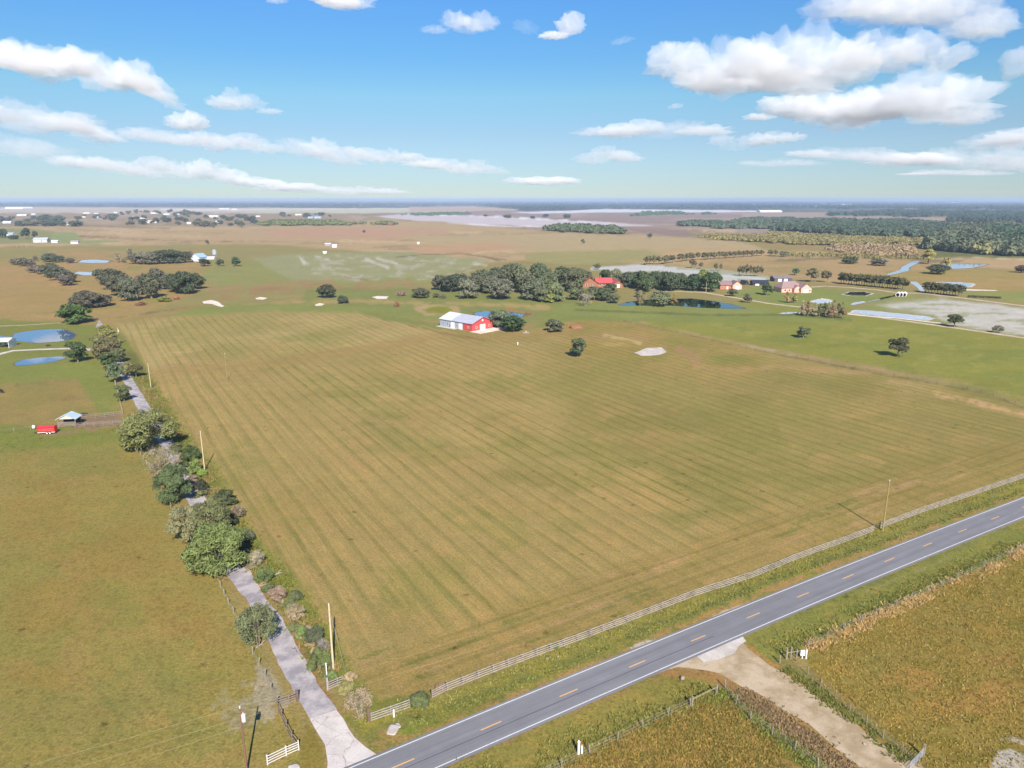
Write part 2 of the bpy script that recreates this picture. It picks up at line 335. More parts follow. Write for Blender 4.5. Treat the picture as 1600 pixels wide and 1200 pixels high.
# --- the mown hay field
HF = [(183, 506), (240, 496), (420, 488), (560, 490), (690, 512), (780, 528), (900, 500), (985, 505), (1180, 548), (1330, 578), (1470, 602), (1600, 640), (1900, 700), (1900, 640), (1640, 728), (1440, 795), (1370, 822), (1200, 884), (1040, 945), (850, 1018), (675, 1086), (560, 1120), (500, 1010), (420, 880), (340, 770), (262, 640), (215, 560)]
HF = [(183, 506), (240, 496), (420, 488), (560, 490), (690, 512), (780, 528), (900, 500), (985, 505), (1180, 548), (1330, 578), (1470, 602), (1700, 668), (1700, 706), (1640, 728), (1440, 795), (1370, 822), (1200, 884), (1040, 945), (850, 1018), (675, 1086), (560, 1120), (500, 1010), (420, 880), (340, 770), (262, 640), (215, 560)]
fill(HF, (170, 149, 90), soft=5, edge=2, det=(1, 0, .45))
fill([(860, 540), (1180, 556), (1700, 660), (1700, 700), (1400, 790), (1100, 800), (900, 700)], (154, 140, 78), soft=60, edge=20, sx=60, sy=40, amt=.9)
fill([(183, 506), (420, 488), (560, 490), (700, 515), (560, 545), (400, 560), (250, 590)], (178, 158, 100), soft=14, edge=5)
fill([(900, 500), (990, 505), (1190, 552), (1180, 590), (1000, 575), (870, 545)], (158, 140, 74), soft=12, edge=6)
mottle(HF, (144, 138, 70), .5, 110, 50, .0, 20)
mottle(HF, (176, 148, 90), .5, 80, 36, .08, 20)
mottle([(800, 560), (1700, 600), (1700, 720), (1000, 900), (700, 700)], (132, 128, 62), .45, 90, 30, .02, 30)
blob(640, 690, 90, 30, (134, 134, 66), .4, tilt=25, rough=.8); blob(560, 620, 80, 22, (138, 136, 68), .4, tilt=25, rough=.8)
blob(790, 600, 60, 16, (138, 140, 66), .5, rough=.8); blob(480, 528, 60, 10, (146, 144, 76), .5, rough=.8)
# turning strip, barn track, worn patches
line([(250, 580), (350, 574), (480, 558), (620, 536), (700, 522), (790, 526), (900, 516)], 12, (170, 140, 84), .55, edge=.3, det=(.1, 0, .6))
line([(300, 600), (420, 582), (560, 556), (700, 530)], 4, (176, 150, 96), .5, brk=.25)
line([(640, 508), (700, 522), (760, 532)], 3, (130, 108, 60), .6, brk=.2)
fill([(560, 486), (690, 508), (740, 524), (700, 516), (600, 500)], (132, 140, 70), soft=6, edge=2)
line([(880, 530), (960, 524), (1010, 532), (1070, 552), (1085, 562)], 14, (172, 142, 92), .6, brk=.2)
line([(1060, 546), (1090, 562), (1085, 570)], 12, (176, 140, 96), .8, brk=.1, det=(0, 0, .5))
line([(1085, 572), (1150, 578), (1230, 574), (1330, 582), (1420, 586)], 7, (186, 152, 100), .7, brk=.15, det=(.2, 0, .5))
line([(945, 525), (985, 531), (1000, 536)], 5, (200, 176, 120), .8, brk=.1)
blob(960, 538, 26, 4, (186, 160, 96), .7); blob(1140, 562, 40, 7, (128, 134, 62), .6)
line([(1460, 614), (1500, 623), (1560, 638), (1620, 652)], 7, (206, 168, 118), .95, brk=.1, det=(0, 0, .4))
line([(1440, 606), (1420, 600), (1390, 596)], 5, (190, 160, 110), .5)
# headland rows along the road fence
HL = [(545, 1105), (530, 1060), (660, 1010), (850, 925), (1040, 862), (1240, 790), (1400, 740), (1560, 690), (1700, 650), (1700, 706), (1640, 728), (1440, 795), (1370, 822), (1200, 884), (1040, 945), (850, 1018), (675, 1086), (560, 1120)]
fill(HL, (158, 136, 76), soft=26, edge=8, sx=30, sy=20, amt=.6, det=(0, 1, .5))
for k in range(46):
    x = random.uniform(560, 1500); y = 1086 - (x - 675) * 0.375 - random.uniform(14, 90) * (1.15 - (x - 560) / 1900)
    blob(x, y, random.uniform(10, 46), random.uniform(3, 8), random.choice([(182, 150, 102), (182, 150, 102), (120, 124, 58)]), .55, tilt=-20, rough=.9)
# rim of rank green grass along the drive hedge, and the hedge's litter
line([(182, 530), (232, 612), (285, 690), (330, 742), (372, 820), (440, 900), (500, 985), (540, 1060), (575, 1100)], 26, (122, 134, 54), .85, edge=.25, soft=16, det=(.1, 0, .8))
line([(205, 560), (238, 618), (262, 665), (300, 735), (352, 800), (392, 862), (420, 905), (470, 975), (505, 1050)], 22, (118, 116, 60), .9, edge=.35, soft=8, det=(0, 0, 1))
line([(300, 740), (345, 800), (372, 850)], 10, (138, 112, 78), .8, brk=.2)
line([(222, 596), (240, 626)], 12, (176, 146, 104), .9, edge=.3)
line([(376, 866), (416, 936), (467, 1013), (501, 1075), (530, 1106)], 9, (160, 122, 74), .8, brk=.1)
line([(350, 900), (387, 942), (421, 1010), (444, 1055), (467, 1098), (484, 1126), (505, 1170)], 10, (168, 142, 84), .7, edge=.3, brk=.1)
fill([(560, 1100), (640, 1085), (675, 1100), (590, 1140), (560, 1140)], (126, 130, 60), soft=8, edge=4)

# --- road verges
VN = [(590, 1180), (530, 1115), (580, 1122), (675, 1092), (850, 1022), (1040, 950), (1200, 888), (1370, 827), (1440, 800), (1640, 733), (1760, 690), (1760, 740), (1600, 776), (1240, 915), (900, 1050)]
fill(VN, (136, 134, 68), soft=6, edge=2, det=(0, 0, .9))
mottle(VN, (158, 146, 62), .75, 30, 9, .0, 5)
line([(560, 1125), (680, 1098), (860, 1028), (1050, 955), (1210, 893), (1380, 830), (1640, 738)], 12, (150, 142, 68), .6, edge=.4, brk=.1)
line([(640, 1130), (880, 1040), (1060, 965), (1220, 900), (1400, 838), (1600, 765)], 9, (114, 120, 60), .7, edge=.4, brk=.25)
line([(580, 1183), (720, 1120), (900, 1048), (1090, 968), (1240, 908), (1420, 838), (1600, 773)], 11, (178, 142, 88), .85, edge=.5, brk=.15)
line([(640, 1140), (760, 1095)], 24, (130, 128, 60), .6)
blob(605, 1150, 34, 16, (170, 140, 82), .8, rough=.9); blob(636, 1140, 18, 8, (110, 144, 44), .8, rough=.8)
blob(665, 1128, 24, 9, (118, 136, 48), .6)
blob(1003, 1006, 22, 5, (214, 200, 180), .9, tilt=-20); blob(1135, 955, 30, 3, (205, 190, 165), .8, tilt=-22)
fill([(440, 1300), (480, 1125), (505, 1170), (505, 1300)], (146, 130, 62), soft=10, edge=4)
VS = [(680, 1202), (900, 1107), (1035, 1050), (1120, 1055), (1130, 1075), (1090, 1085), (850, 1200), (760, 1300), (560, 1300)]
fill(VS, (148, 138, 68), soft=6, edge=2, det=(0, 0, 1))
VS2 = [(1160, 998), (1250, 952), (1400, 892), (1640, 795), (1760, 752), (1760, 800), (1600, 858), (1470, 912), (1300, 990), (1240, 1022), (1200, 1040)]
fill(VS2, (140, 138, 68), soft=6, edge=2, det=(0, 0, 1))
mottle(VS + [], (166, 144, 72), .7, 26, 10, .05, 6); mottle(VS2, (124, 130, 60), .6, 34, 10, .05, 6); mottle(VS2, (164, 140, 68), .6, 26, 7, .2, 6)
line([(690, 1204), (900, 1112), (1040, 1052)], 9, (160, 130, 84), .6, brk=.2)
line([(1250, 958), (1400, 896), (1600, 816)], 6, (120, 124, 72), .6, brk=.2)
line([(1350, 925), (1440, 890), (1480, 872)], 5, (160, 150, 100), .6, brk=.1)
# fields on the near side of the road
SF = [(1262, 1018), (1330, 990), (1470, 920), (1600, 865), (1900, 745), (1900, 1500), (1560, 1300), (1440, 1205), (1330, 1110), (1262, 1050)]
fill(SF, (152, 132, 66), soft=6, edge=3, det=(0, 0, 1.2))
mottle(SF, (164, 134, 66), .7, 50, 26, .0, 10); mottle(SF, (130, 118, 48), .7, 40, 20, .1, 10)
for q in [(1545, 1090, 60, 30), (1420, 1060, 50, 20), (1560, 1030, 40, 14), (1480, 1110, 40, 16)]: blob(*q, (178, 136, 76), .6, rough=1)
blob(1370, 1040, 50, 22, (140, 128, 66), .7, rough=.9)
blob(1590, 1190, 58, 34, (196, 184, 168), .95, rough=.9, tilt=-25)
line([(1262, 1012), (1310, 992), (1400, 952), (1470, 920), (1530, 893), (1600, 860)], 8, (192, 146, 88), .85, edge=.5, brk=.1)
line([(1235, 1012), (1300, 985), (1400, 938), (1470, 906), (1510, 888), (1600, 850)], 6, (98, 104, 52), .8, edge=.5, brk=.2)
SB = [(860, 1205), (960, 1150), (1060, 1105), (1125, 1080), (1160, 1105), (1230, 1160), (1300, 1230), (1400, 1400), (700, 1400)]
fill(SB, (150, 126, 66), soft=8, edge=4, det=(0, 0, 1.3))
mottle(SB, (160, 132, 76), .7, 26, 14, .0, 8); mottle(SB, (124, 118, 50), .7, 26, 14, .12, 8)
line([(760, 1260), (830, 1205), (900, 1165), (1000, 1128), (1080, 1098), (1100, 1080)], 22, (132, 130, 64), .7, edge=.5, brk=.1)
line([(1120, 1078), (1160, 1110), (1230, 1165), (1280, 1210)], 16, (130, 138, 66), .75, edge=.4)
line([(1135, 1072), (1200, 1120), (1270, 1175), (1320, 1215)], 24, (136, 116, 82), .9, edge=.4)
line([(1150, 1076), (1215, 1120), (1290, 1175), (1340, 1212)], 10, (96, 104, 48), .8, edge=.5, brk=.2)
# margins of the dirt road
DRM = [(1037, 1047), (1075, 1044), (1162, 1075), (1200, 1097), (1250, 1125), (1340, 1195), (1480, 1310), (1700, 1310), (1395, 1180), (1350, 1150), (1300, 1105), (1250, 1060), (1200, 1032), (1150, 1004)]
fill(DRM, (176, 138, 84), soft=10, edge=5, det=(0, 0, .6))
line([(1040, 1050), (1100, 1055), (1165, 1080), (1250, 1135), (1340, 1205)], 12, (172, 130, 78), .8, edge=.4)
line([(1170, 1015), (1215, 1045), (1300, 1105), (1420, 1190), (1480, 1235)], 11, (176, 134, 74), .85, edge=.4)
line([(1215, 1030), (1280, 1075), (1340, 1120), (1440, 1200)], 12, (130, 126, 66), .75, edge=.4)

# ------------------------------------------------------------------ object helpers
def tag(o, label=None, cat=None, group=None, kind=None):
    if label: o['label'] = label
    if cat: o['category'] = cat
    if group: o['group'] = group
    if kind: o['kind'] = kind
    return o
def link(o, parent=None):
    sc.collection.objects.link(o)
    if parent is not None: o.parent = parent
    return o
def empty(name, loc, label, cat, group=None, rz=0.0):
    o = bpy.data.objects.new(name, None); o.empty_display_size = .5
    o.location = (loc[0], loc[1], loc[2] if len(loc) > 2 else 0.0); o.rotation_euler = (0, 0, rz)
    link(o); return tag(o, label, cat, group)
class MB:
    """collects boxes, tubes and polygons into one mesh"""
    def __init__(s): s.v = []; s.f = []; s.mi = []
    def poly(s, pts, mi=0):
        b = len(s.v); s.v += [tuple(p) for p in pts]; s.f.append(tuple(range(b, b + len(pts)))); s.mi.append(mi)
    def box(s, x0, y0, z0, x1, y1, z1, mi=0):
        b = len(s.v); s.v += [(x0, y0, z0), (x1, y0, z0), (x1, y1, z0), (x0, y1, z0), (x0, y0, z1), (x1, y0, z1), (x1, y1, z1), (x0, y1, z1)]
        for q in ((0, 3, 2, 1), (4, 5, 6, 7), (0, 1, 5, 4), (1, 2, 6, 5), (2, 3, 7, 6), (3, 0, 4, 7)):
            s.f.append(tuple(b + k for k in q)); s.mi.append(mi)
        return s
    def bar(s, a, b, w, h=None, mi=0):
        a = Vector(a); b = Vector(b); d = (b - a)
        if d.length < 1e-6: return s
        d.normalize(); up = Vector((0, 0, 1)) if abs(d.z) < .95 else Vector((0, 1, 0))
        sx = d.cross(up).normalized() * w / 2; sy = sx.cross(d).normalized() * (h or w) / 2
        k = len(s.v)
        for p in (a, b): s.v += [tuple(p - sx - sy), tuple(p + sx - sy), tuple(p + sx + sy), tuple(p - sx + sy)]
        for q in ((0, 1, 2, 3), (7, 6, 5, 4), (0, 4, 5, 1), (1, 5, 6, 2), (2, 6, 7, 3), (3, 7, 4, 0)):
            s.f.append(tuple(k + j for j in q)); s.mi.append(mi)
        return s
    def tube(s, pts, rad, n=6, mi=0, cap=True):
        pts = [Vector(p) for p in pts]; k0 = len(s.v)
        for i, p in enumerate(pts):
            d = (pts[min(i + 1, len(pts) - 1)] - pts[max(i - 1, 0)]).normalized()
            up = Vector((0, 0, 1)) if abs(d.z) < .9 else Vector((1, 0, 0))
            a = d.cross(up).normalized(); b = d.cross(a).normalized()
            r = rad[i] if isinstance(rad, (list, tuple)) else rad
            for j in range(n):
                t = 2 * math.pi * j / n; s.v.append(tuple(p + a * (math.cos(t) * r) + b * (math.sin(t) * r)))
        for i in range(len(pts) - 1):
            for j in range(n):
                s.f.append((k0 + i * n + j, k0 + i * n + (j + 1) % n, k0 + (i + 1) * n + (j + 1) % n, k0 + (i + 1) * n + j)); s.mi.append(mi)
        if cap:
            s.f.append(tuple(k0 + (len(pts) - 1) * n + j for j in range(n))); s.mi.append(mi)
            s.f.append(tuple(k0 + j for j in reversed(range(n)))); s.mi.append(mi)
        return s
    def mesh(s, name, mats, smooth=False):
        me = bpy.data.meshes.new(name); me.from_pydata(s.v, [], s.f)
        for m in (mats if isinstance(mats, (list, tuple)) else [mats]): me.materials.append(m)
        me.polygons.foreach_set('material_index', s.mi)
        if smooth: me.polygons.foreach_set('use_smooth', [True] * len(s.f))
        me.update(); return me
    def build(s, name, mats, parent=None, smooth=False):
        return link(bpy.data.objects.new(name, s.mesh(name, mats, smooth)), parent)
def fast_mesh(name, V, Fq, mat=None):
    """V (n,3) float array, Fq (m,k) int array, all faces with k corners"""
    me = bpy.data.meshes.new(name); n, m, k = len(V), len(Fq), Fq.shape[1]
    me.vertices.add(n); me.vertices.foreach_set('co', np.ascontiguousarray(V, np.float32).ravel())
    me.loops.add(m * k); me.loops.foreach_set('vertex_index', np.ascontiguousarray(Fq, np.int32).ravel())
    me.polygons.add(m); me.polygons.foreach_set('loop_start', np.arange(0, m * k, k, dtype=np.int32))
    if mat: me.materials.append(mat)
    me.update(calc_edges=True); return me

# ------------------------------------------------------------------ materials
def newmat(name):
    m = bpy.data.materials.new(name); m.use_nodes = True; nt = m.node_tree; nt.nodes.clear(); g = NT(nt)
    out = g.n('ShaderNodeOutputMaterial'); b = g.n('ShaderNodeBsdfPrincipled')
    nt.links.new(b.outputs[0], out.inputs[0]); return m, g, b, out
MATS = {}
def paint(name, rgb, rough=.8, var=.18, scale=1.5, spec=.3, metal=0.0, dark=None, stretch=(1, 1, 1), bump=0.0):
    if name in MATS: return MATS[name]
    m, g, b, out = newmat(name)
    tc = g.n('ShaderNodeTexCoord'); v = g.vm('MULTIPLY', tc.outputs['Object'], stretch)
    n = g.noise(v, scale, 6.0, .65); f = g.mr(n, .25, .75, 1 - var, 1 + var)
    c = (lin(rgb[0]), lin(rgb[1]), lin(rgb[2]))
    col = g.vm('SCALE', c, f)
    if dark: 
        n2 = g.noise(v, scale * .37 + .2, 5.0, .7)
        col = g.mix(g.mr(n2, .48, .68, 0, .85), col, (lin(dark[0]), lin(dark[1]), lin(dark[2]), 1))
    g.set(b, 'Base Color', col); g.set(b, 'Roughness', rough); g.set(b, 'Metallic', metal); g.set(b, 'Specular IOR Level', spec)
    if bump:
        bp = g.n('ShaderNodeBump', {'Height': n, 'Strength': bump, 'Distance': .05}); g.set(b, 'Normal', bp.outputs[0])
    MATS[name] = m; return m

ROT = math.radians(30.9)                                # the road runs 30.9 degrees off +X; mown rows run across it
def ground_material():
    m, g, b, out = newmat('ground')
    at = g.n('ShaderNodeAttribute', attribute_name='Col'); col = at.outputs['Color']
    dt = g.n('ShaderNodeAttribute', attribute_name='Det'); ds = g.n('ShaderNodeSeparateXYZ', {0: dt.outputs['Vector']})
    mow, head, tuft = ds.outputs
    P = g.n('ShaderNodeNewGeometry').outputs['Position']
    s = g.vm('DOT_PRODUCT', P, (math.cos(ROT), math.sin(ROT), 0)); t = g.vm('DOT_PRODUCT', P, (-math.sin(ROT), math.cos(ROT), 0))
    n_big = g.noise(P, .035, 5.0, .6); n_mid = g.noise(P, .22, 5.0, .62); n_fin = g.noise(P, 2.6, 7.0, .78)
    n_grn = g.n('ShaderNodeTexNoise', {'Vector': g.vm('ADD', P, (500, 90, 0)), 'Scale': .5, 'Detail': 5.0, 'Roughness': .65}).outputs[0]
    # hue drift: greener / drier
    col = g.mix(g.mr(n_grn, .50, .72, 0, .24), col, g.vm('MULTIPLY', col, (.80, .98, .66)))
    col = g.mix(g.mr(n_mid, .52, .75, 0, .35), col, g.vm('MULTIPLY', col, (1.2, 1.02, .95)))
    # rows: long thin streaks along the mowing direction plus the swath rhythm
    def rows(a, bb, seed, period):
        v = g.n('ShaderNodeCombineXYZ', {0: g.m('MULTIPLY', a, 1.0), 1: g.m('MULTIPLY', bb, .014), 2: seed})
        n1 = g.noise(v, 1.0, 5.0, .7)
        v2 = g.n('ShaderNodeCombineXYZ', {0: g.m('MULTIPLY', a, .1), 1: g.m('MULTIPLY', bb, .012), 2: seed + 9})
        wob = g.m('MULTIPLY', g.m('SUBTRACT', g.noise(v2, 1.0, 3.0, .5), .5), 5.0)
        sn = g.m('SINE', g.m('ADD', g.m('MULTIPLY', a, 2 * math.pi / period), wob))
        v3 = g.n('ShaderNodeCombineXYZ', {0: g.m('MULTIPLY', a, 2.8), 1: g.m('MULTIPLY', bb, .22), 2: seed + 4})
        n3 = g.noise(v3, 1.0, 4.0, .65)
        am = g.mr(g.noise(g.n('ShaderNodeCombineXYZ', {0: g.m('MULTIPLY', a, .07), 1: g.m('MULTIPLY', bb, .03), 2: seed + 2}), 1.0, 3.0, .6), .30, .66, .14, .36)
        s2 = g.m('SINE', g.m('ADD', g.m('MULTIPLY', a, 2 * math.pi / period * 3.02), wob))
        ln = g.mr(sn, -1.0, -.35, -1.5, .3, True); l2 = g.mr(s2, .2, 1.0, 0, .55, True)
        r = g.m('ADD', g.m('MULTIPLY', g.m('SUBTRACT', n1, .5), 1.5), g.m('MULTIPLY', g.m('ADD', ln, l2), am))
        return g.m('ADD', r, g.m('MULTIPLY', g.m('SUBTRACT', n3, .5), 1.25))
    r1 = rows(s, t, 0.0, 4.3); r2 = rows(t, s, 20.0, 3.4)
    n_sh = g.noise(g.vm('ADD', P, (11, 77, 0)), .05, 4.0, .6)
    rm = g.m('ADD', g.m('MULTIPLY', g.m('MULTIPLY', r1, mow), g.mr(n_sh, .3, .6, .55, 1.0)), g.m('MULTIPLY', r2, head))
    dry = g.vm('MULTIPLY', col, (1.52, 1.30, 1.30)); grn = g.vm('MULTIPLY', col, (.66, .74, .54))
    col = g.mix(g.mr(rm, 0.0, .7, 0, 1), col, dry)
    col = g.mix(g.mr(rm, -.05, -.75, 0, 1), col, grn)
    # straw clots and bare scuffs, seen close by
    v4 = g.noise(g.vm('ADD', P, (40, 3, 0)), .8, 6.0, .75)
    col = g.mix(g.m('MULTIPLY', g.mr(v4, .58, .70, 0, .6), g.m('MINIMUM', g.m('ADD', mow, head), 1.0)), col, RGB(205, 172, 120, KA))
    # tufts: dark and light specks
    vo = g.n('ShaderNodeTexVoronoi', {'Vector': g.vm('ADD', P, g.vm('SCALE', g.n('ShaderNodeTexNoise', {'Vector': P, 'Scale': 1.0}).outputs['Color'], 1.2)), 'Scale': .9})
    tf = g.mr(vo.outputs['Distance'], .10, .55, .72, 1.12)
    tmix = g.m('MULTIPLY', tuft, .62)
    f = g.m('ADD', g.m('MULTIPLY', g.m('SUBTRACT', tf, 1.0), tmix), 1.0)
    f = g.m('MULTIPLY', f, g.m('ADD', 1.0, g.m('MULTIPLY', g.m('SUBTRACT', n_fin, .5), g.m('ADD', 1.5, g.m('MULTIPLY', tuft, .9)))))
    f = g.m('MULTIPLY', f, g.mr(n_big, .3, .7, .93, 1.07)); f = g.m('MULTIPLY', f, g.mr(n_mid, .3, .7, .94, 1.06))
    # sparse dark weeds
    v5 = g.n('ShaderNodeTexVoronoi', {'Vector': P, 'Scale': .16, 'Randomness': 1.0})
    f = g.m('MULTIPLY', f, g.mr(g.m('ADD', v5.outputs['Distance'], g.m('MULTIPLY', n_fin, .25)), .15, .24, .5, 1.0))
    col = g.vm('SCALE', col, f)
    g.set(b, 'Base Color', col); g.set(b, 'Roughness', .95); g.set(b, 'Specular IOR Level', .12)
    bp = g.n('ShaderNodeBump', {'Height': g.m('ADD', n_fin, g.m('MULTIPLY', v4, .5)), 'Strength': .5, 'Distance': .22}); g.set(b, 'Normal', bp.outputs[0])
    return m
M_GROUND = ground_material()

# ------------------------------------------------------------------ the ground sheet
def build_ground():
    gg = np.maximum(COL[:, 1] - COL[:, 0], 0); COL[:, 0] += .55 * gg; COL[:, 2] += .12 * gg
    V = np.stack([GX, GY, np.zeros_like(GX)], 1)
    i, j = np.meshgrid(np.arange(ND - 1), np.arange(NA), indexing='ij'); j2 = (j + 1) % NA
    Fq = np.stack([i * NA + j, (i + 1) * NA + j, (i + 1) * NA + j2, i * NA + j2], -1).reshape(-1, 4)
    # clockwise azimuth: order the corners so that normals point up
    me = fast_mesh('ground', V, Fq, M_GROUND)
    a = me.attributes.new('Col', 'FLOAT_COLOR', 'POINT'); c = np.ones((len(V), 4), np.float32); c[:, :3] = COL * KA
    a.data.foreach_set('color', c.ravel())
    a = me.attributes.new('Det', 'FLOAT_VECTOR', 'POINT'); a.data.foreach_set('vector', DET.astype(np.float32).ravel())
    o = link(bpy.data.objects.new('ground', me)); tag(o, kind='structure')
    if me.polygons[100].normal.z < 0: me.flip_normals()
    return o
build_ground()

def sheet(name, pts, z, mat, parent=None, kind='structure', jit=0.0, step=2.0):
    """flat polygon from world points; jit roughens its outline"""
    p = [Vector((a[0], a[1])) for a in pts]
    if jit:
        q = []
        for k in range(len(p)):
            a, b = p[k], p[(k + 1) % len(p)]; n = max(1, int((b - a).length / step))
            for j in range(n):
                c = a.lerp(b, j / n); s = 1.0
                q.append(c + Vector((random.uniform(-jit, jit), random.uniform(-jit, jit))))
        p = q
    mb = MB(); mb.poly([(a.x, a.y, z) for a in p]); me = mb.mesh(name, mat)
    import bmesh
    bm = bmesh.new(); bm.from_mesh(me); bmesh.ops.triangulate(bm, faces=bm.faces[:])
    for f in bm.faces:
        if f.normal.z < 0: f.normal_flip()
    bm.to_mesh(me); bm.free()
    o = link(bpy.data.objects.new(name, me), parent)
    if parent is None and kind: tag(o, kind=kind)
    return o
def strip(name, centre, w0, w1, z, mat, parent=None, seg=None, offs=0.0):
    """ribbon along a polyline of world points, from offset w0 to w1 to its left"""
    V = []; Fc = []; n = len(centre)
    for i, p in enumerate(centre):
        a = centre[max(i - 1, 0)]; b = centre[min(i + 1, n - 1)]
        d = Vector((b[0] - a[0], b[1] - a[1])).normalized(); nn = Vector((-d.y, d.x))
        V += [(p[0] + nn.x * w0, p[1] + nn.y * w0, z), (p[0] + nn.x * w1, p[1] + nn.y * w1, z)]
    for i in range(n - 1): Fc.append((2 * i, 2 * i + 2, 2 * i + 3, 2 * i + 1) if w1 > w0 else (2 * i, 2 * i + 1, 2 * i + 3, 2 * i + 2))
    me = bpy.data.meshes.new(name); me.from_pydata(V, [], Fc); me.materials.append(mat); me.update()
    o = link(bpy.data.objects.new(name, me), parent)
    return o

# ------------------------------------------------------------------ roads
def asphalt():
    m, g, b, out = newmat('asphalt')
    P = g.n('ShaderNodeNewGeometry').outputs['Position']
    s = g.vm('DOT_PRODUCT', P, (math.cos(ROT), math.sin(ROT), 0)); t = g.vm('DOT_PRODUCT', P, (-math.sin(ROT), math.cos(ROT), 0))
    v = g.n('ShaderNodeCombineXYZ', {0: g.m('MULTIPLY', s, .03), 1: g.m('MULTIPLY', t, .9), 2: 0.0})
    n1 = g.noise(v, 1.0, 4.0, .6); n2 = g.noise(P, .35, 5.0, .6); n3 = g.noise(P, 7.0, 4.0, .7)
    f = g.m('MULTIPLY', g.mr(n1, .3, .7, .80, 1.14), g.m('MULTIPLY', g.mr(n2, .3, .7, .94, 1.06), g.mr(n3, .3, .7, .93, 1.07)))
    g.set(b, 'Base Color', g.vm('SCALE', (.192, .189, .202), f)); g.set(b, 'Roughness', .85); g.set(b, 'Specular IOR Level', .3)
    return m
def worn_paint(name, rgb):
    m, g, b, out = newmat(name)
    P = g.n('ShaderNodeNewGeometry').outputs['Position']; n = g.noise(P, 3.0, 6.0, .7)
    g.set(b, 'Base Color', g.mix(g.mr(n, .5, .72, 0, .55), RGB(*rgb), (.2, .2, .21, 1))); g.set(b, 'Roughness', .7); return m
M_ASPH = asphalt(); M_WHITE = worn_paint('white_road_paint', (208, 208, 206)); M_ORANGE = worn_paint('amber_road_paint', (226, 172, 96))
DASH = [(629,1193),(764.6,1135.6),(887,1083.8),(994.6,1038),(1089,998),(1174,962.8),(1252.5,930.8),(1321.8,902.3),(1387,876),(1447.5,851.5),(1503.5,829.5),(1555,809.3)]
DW = np.array([W(*p) for p in DASH])
_u = np.array([math.cos(ROT), math.sin(ROT)]); _n = np.array([-_u[1], _u[0]])
_s = DW @ _u; _t = DW @ _n; _q = np.polyfit(_s, _t, 2)
def rc(s):
    """road centre line at station s, straight beyond the surveyed length"""
    s0 = min(max(s, _s[0] - 20), _s[-1] + 10); t = np.polyval(_q, s0) + np.polyval(np.polyder(_q), s0) * (s - s0)
    p = _u * s + _n * t; return (float(p[0]), float(p[1]))
ROAD = [rc(s) for s in np.arange(-260, 620, 6.0)]
road = strip('road', ROAD, -3.15, 3.05, .02, M_ASPH); tag(road, kind='structure')
for w in (2.55, -2.72): strip('edge_line', ROAD, w, w + .15, .026, M_WHITE, road)
_sp = (_s[-1] - _s[0]) / 11
for k in range(-8, 30):
    s0 = _s[0] + k * _sp
    strip('centre_dash', [rc(s0 - 1.5), rc(s0), rc(s0 + 1.5)], -.08, .08, .026, M_ORANGE, road)
M_SEAM = paint('tar_seam', (84, 84, 92), .8, .2, 2.0)
strip('tar_seam', [rc(s) for s in np.arange(-200, 80, 4.0)], -.85, -.72, .024, M_SEAM, road)

def gravel(name, c1, c2, sc1=.5, cracks=False):
    m, g, b, out = newmat(name)
    P = g.n('ShaderNodeNewGeometry').outputs['Position']
    n1 = g.noise(P, sc1, 6.0, .65); n2 = g.noise(P, 4.0, 5.0, .7)
    col = g.mix(g.mr(n1, .38, .62, 0, 1, True), RGB(*c1), RGB(*c2)); col = g.vm('SCALE', col, g.mr(n2, .3, .7, .86, 1.14))
    if cracks:
        wv = g.vm('ADD', P, g.vm('SCALE', g.n('ShaderNodeTexNoise', {'Vector': P, 'Scale': .8, 'Detail': 4.0}).outputs['Color'], 1.3))
        vo = g.n('ShaderNodeTexVoronoi', {'Vector': wv, 'Scale': .33}, feature='DISTANCE_TO_EDGE')
        col = g.mix(g.mr(vo.outputs['Distance'], .003, .016, .7, 0), col, RGB(118, 110, 84))
    g.set(b, 'Base Color', col); g.set(b, 'Roughness', .95); g.set(b, 'Specular IOR Level', .2)
    bp = g.n('ShaderNodeBump', {'Height': n2, 'Strength': .4, 'Distance': .04}); g.set(b, 'Normal', bp.outputs[0]); return m
M_DRIVE = gravel('worn_chip_seal', (176, 168, 167), (140, 134, 138), .35)
M_CONC = gravel('cracked_concrete', (200, 192, 186), (186, 177, 172), .4, True)
M_DIRT = gravel('sandy_dirt', (182, 164, 138), (154, 134, 104), .22)
M_LIME = gravel('pale_limerock', (196, 188, 180), (176, 166, 156), .3)
M_SAND = gravel('white_sand', (222, 212, 200), (204, 186, 164), .3)
DL = [(510,1230),(511,1185),(500,1150),(484,1123),(467,1095),(444,1053),(421,1007),(403,966),(387,939),(353,897),(336,862),(318,825),(288,775),(262,715),(243,683),(226,657),(211,631),(189,588),(176,562),(163,535),(150,510)]
DR = [(600,1174),(588,1180),(554,1152),(526,1109),(501,1075),(467,1013),(440,966),(416,936),(376,866),(350,824),(315,767),(290,722),(269,685),(248,657),(232,631),(212,600),(195,570),(181,545),(166,515),(155,500)]
drive = sheet('driveway', [W(*p) for p in DL[3:]] + [W(*p) for p in DR[::-1][:-3]], .008, M_DRIVE, jit=.13, step=1.3)
apron = sheet('concrete_apron', [W(*p) for p in [(484,1123),(526,1109),(536,1124),(554,1152),(570,1167),(590,1180),(600,1190),(560,1230),(512,1230),(511,1190),(508,1164)]], .013, M_CONC, jit=.1, step=1.5)
DT = [(1028,1051),(1060,1044),(1085,1045),(1125,1053),(1162,1072),(1200,1094),(1250,1124),(1300,1164),(1345,1199),(1390,1240),(1430,1280),(1560,1280),(1480,1222),(1420,1184),(1395,1172),(1350,1143),(1300,1103),(1250,1068),(1205,1040),(1172,1018),(1158,1000),(1158,980),(1090,1010),(1030,1040)]
dirt = sheet('dirt_road', [W(*p) for p in DT], .009, M_DIRT, jit=.28, step=1.6)
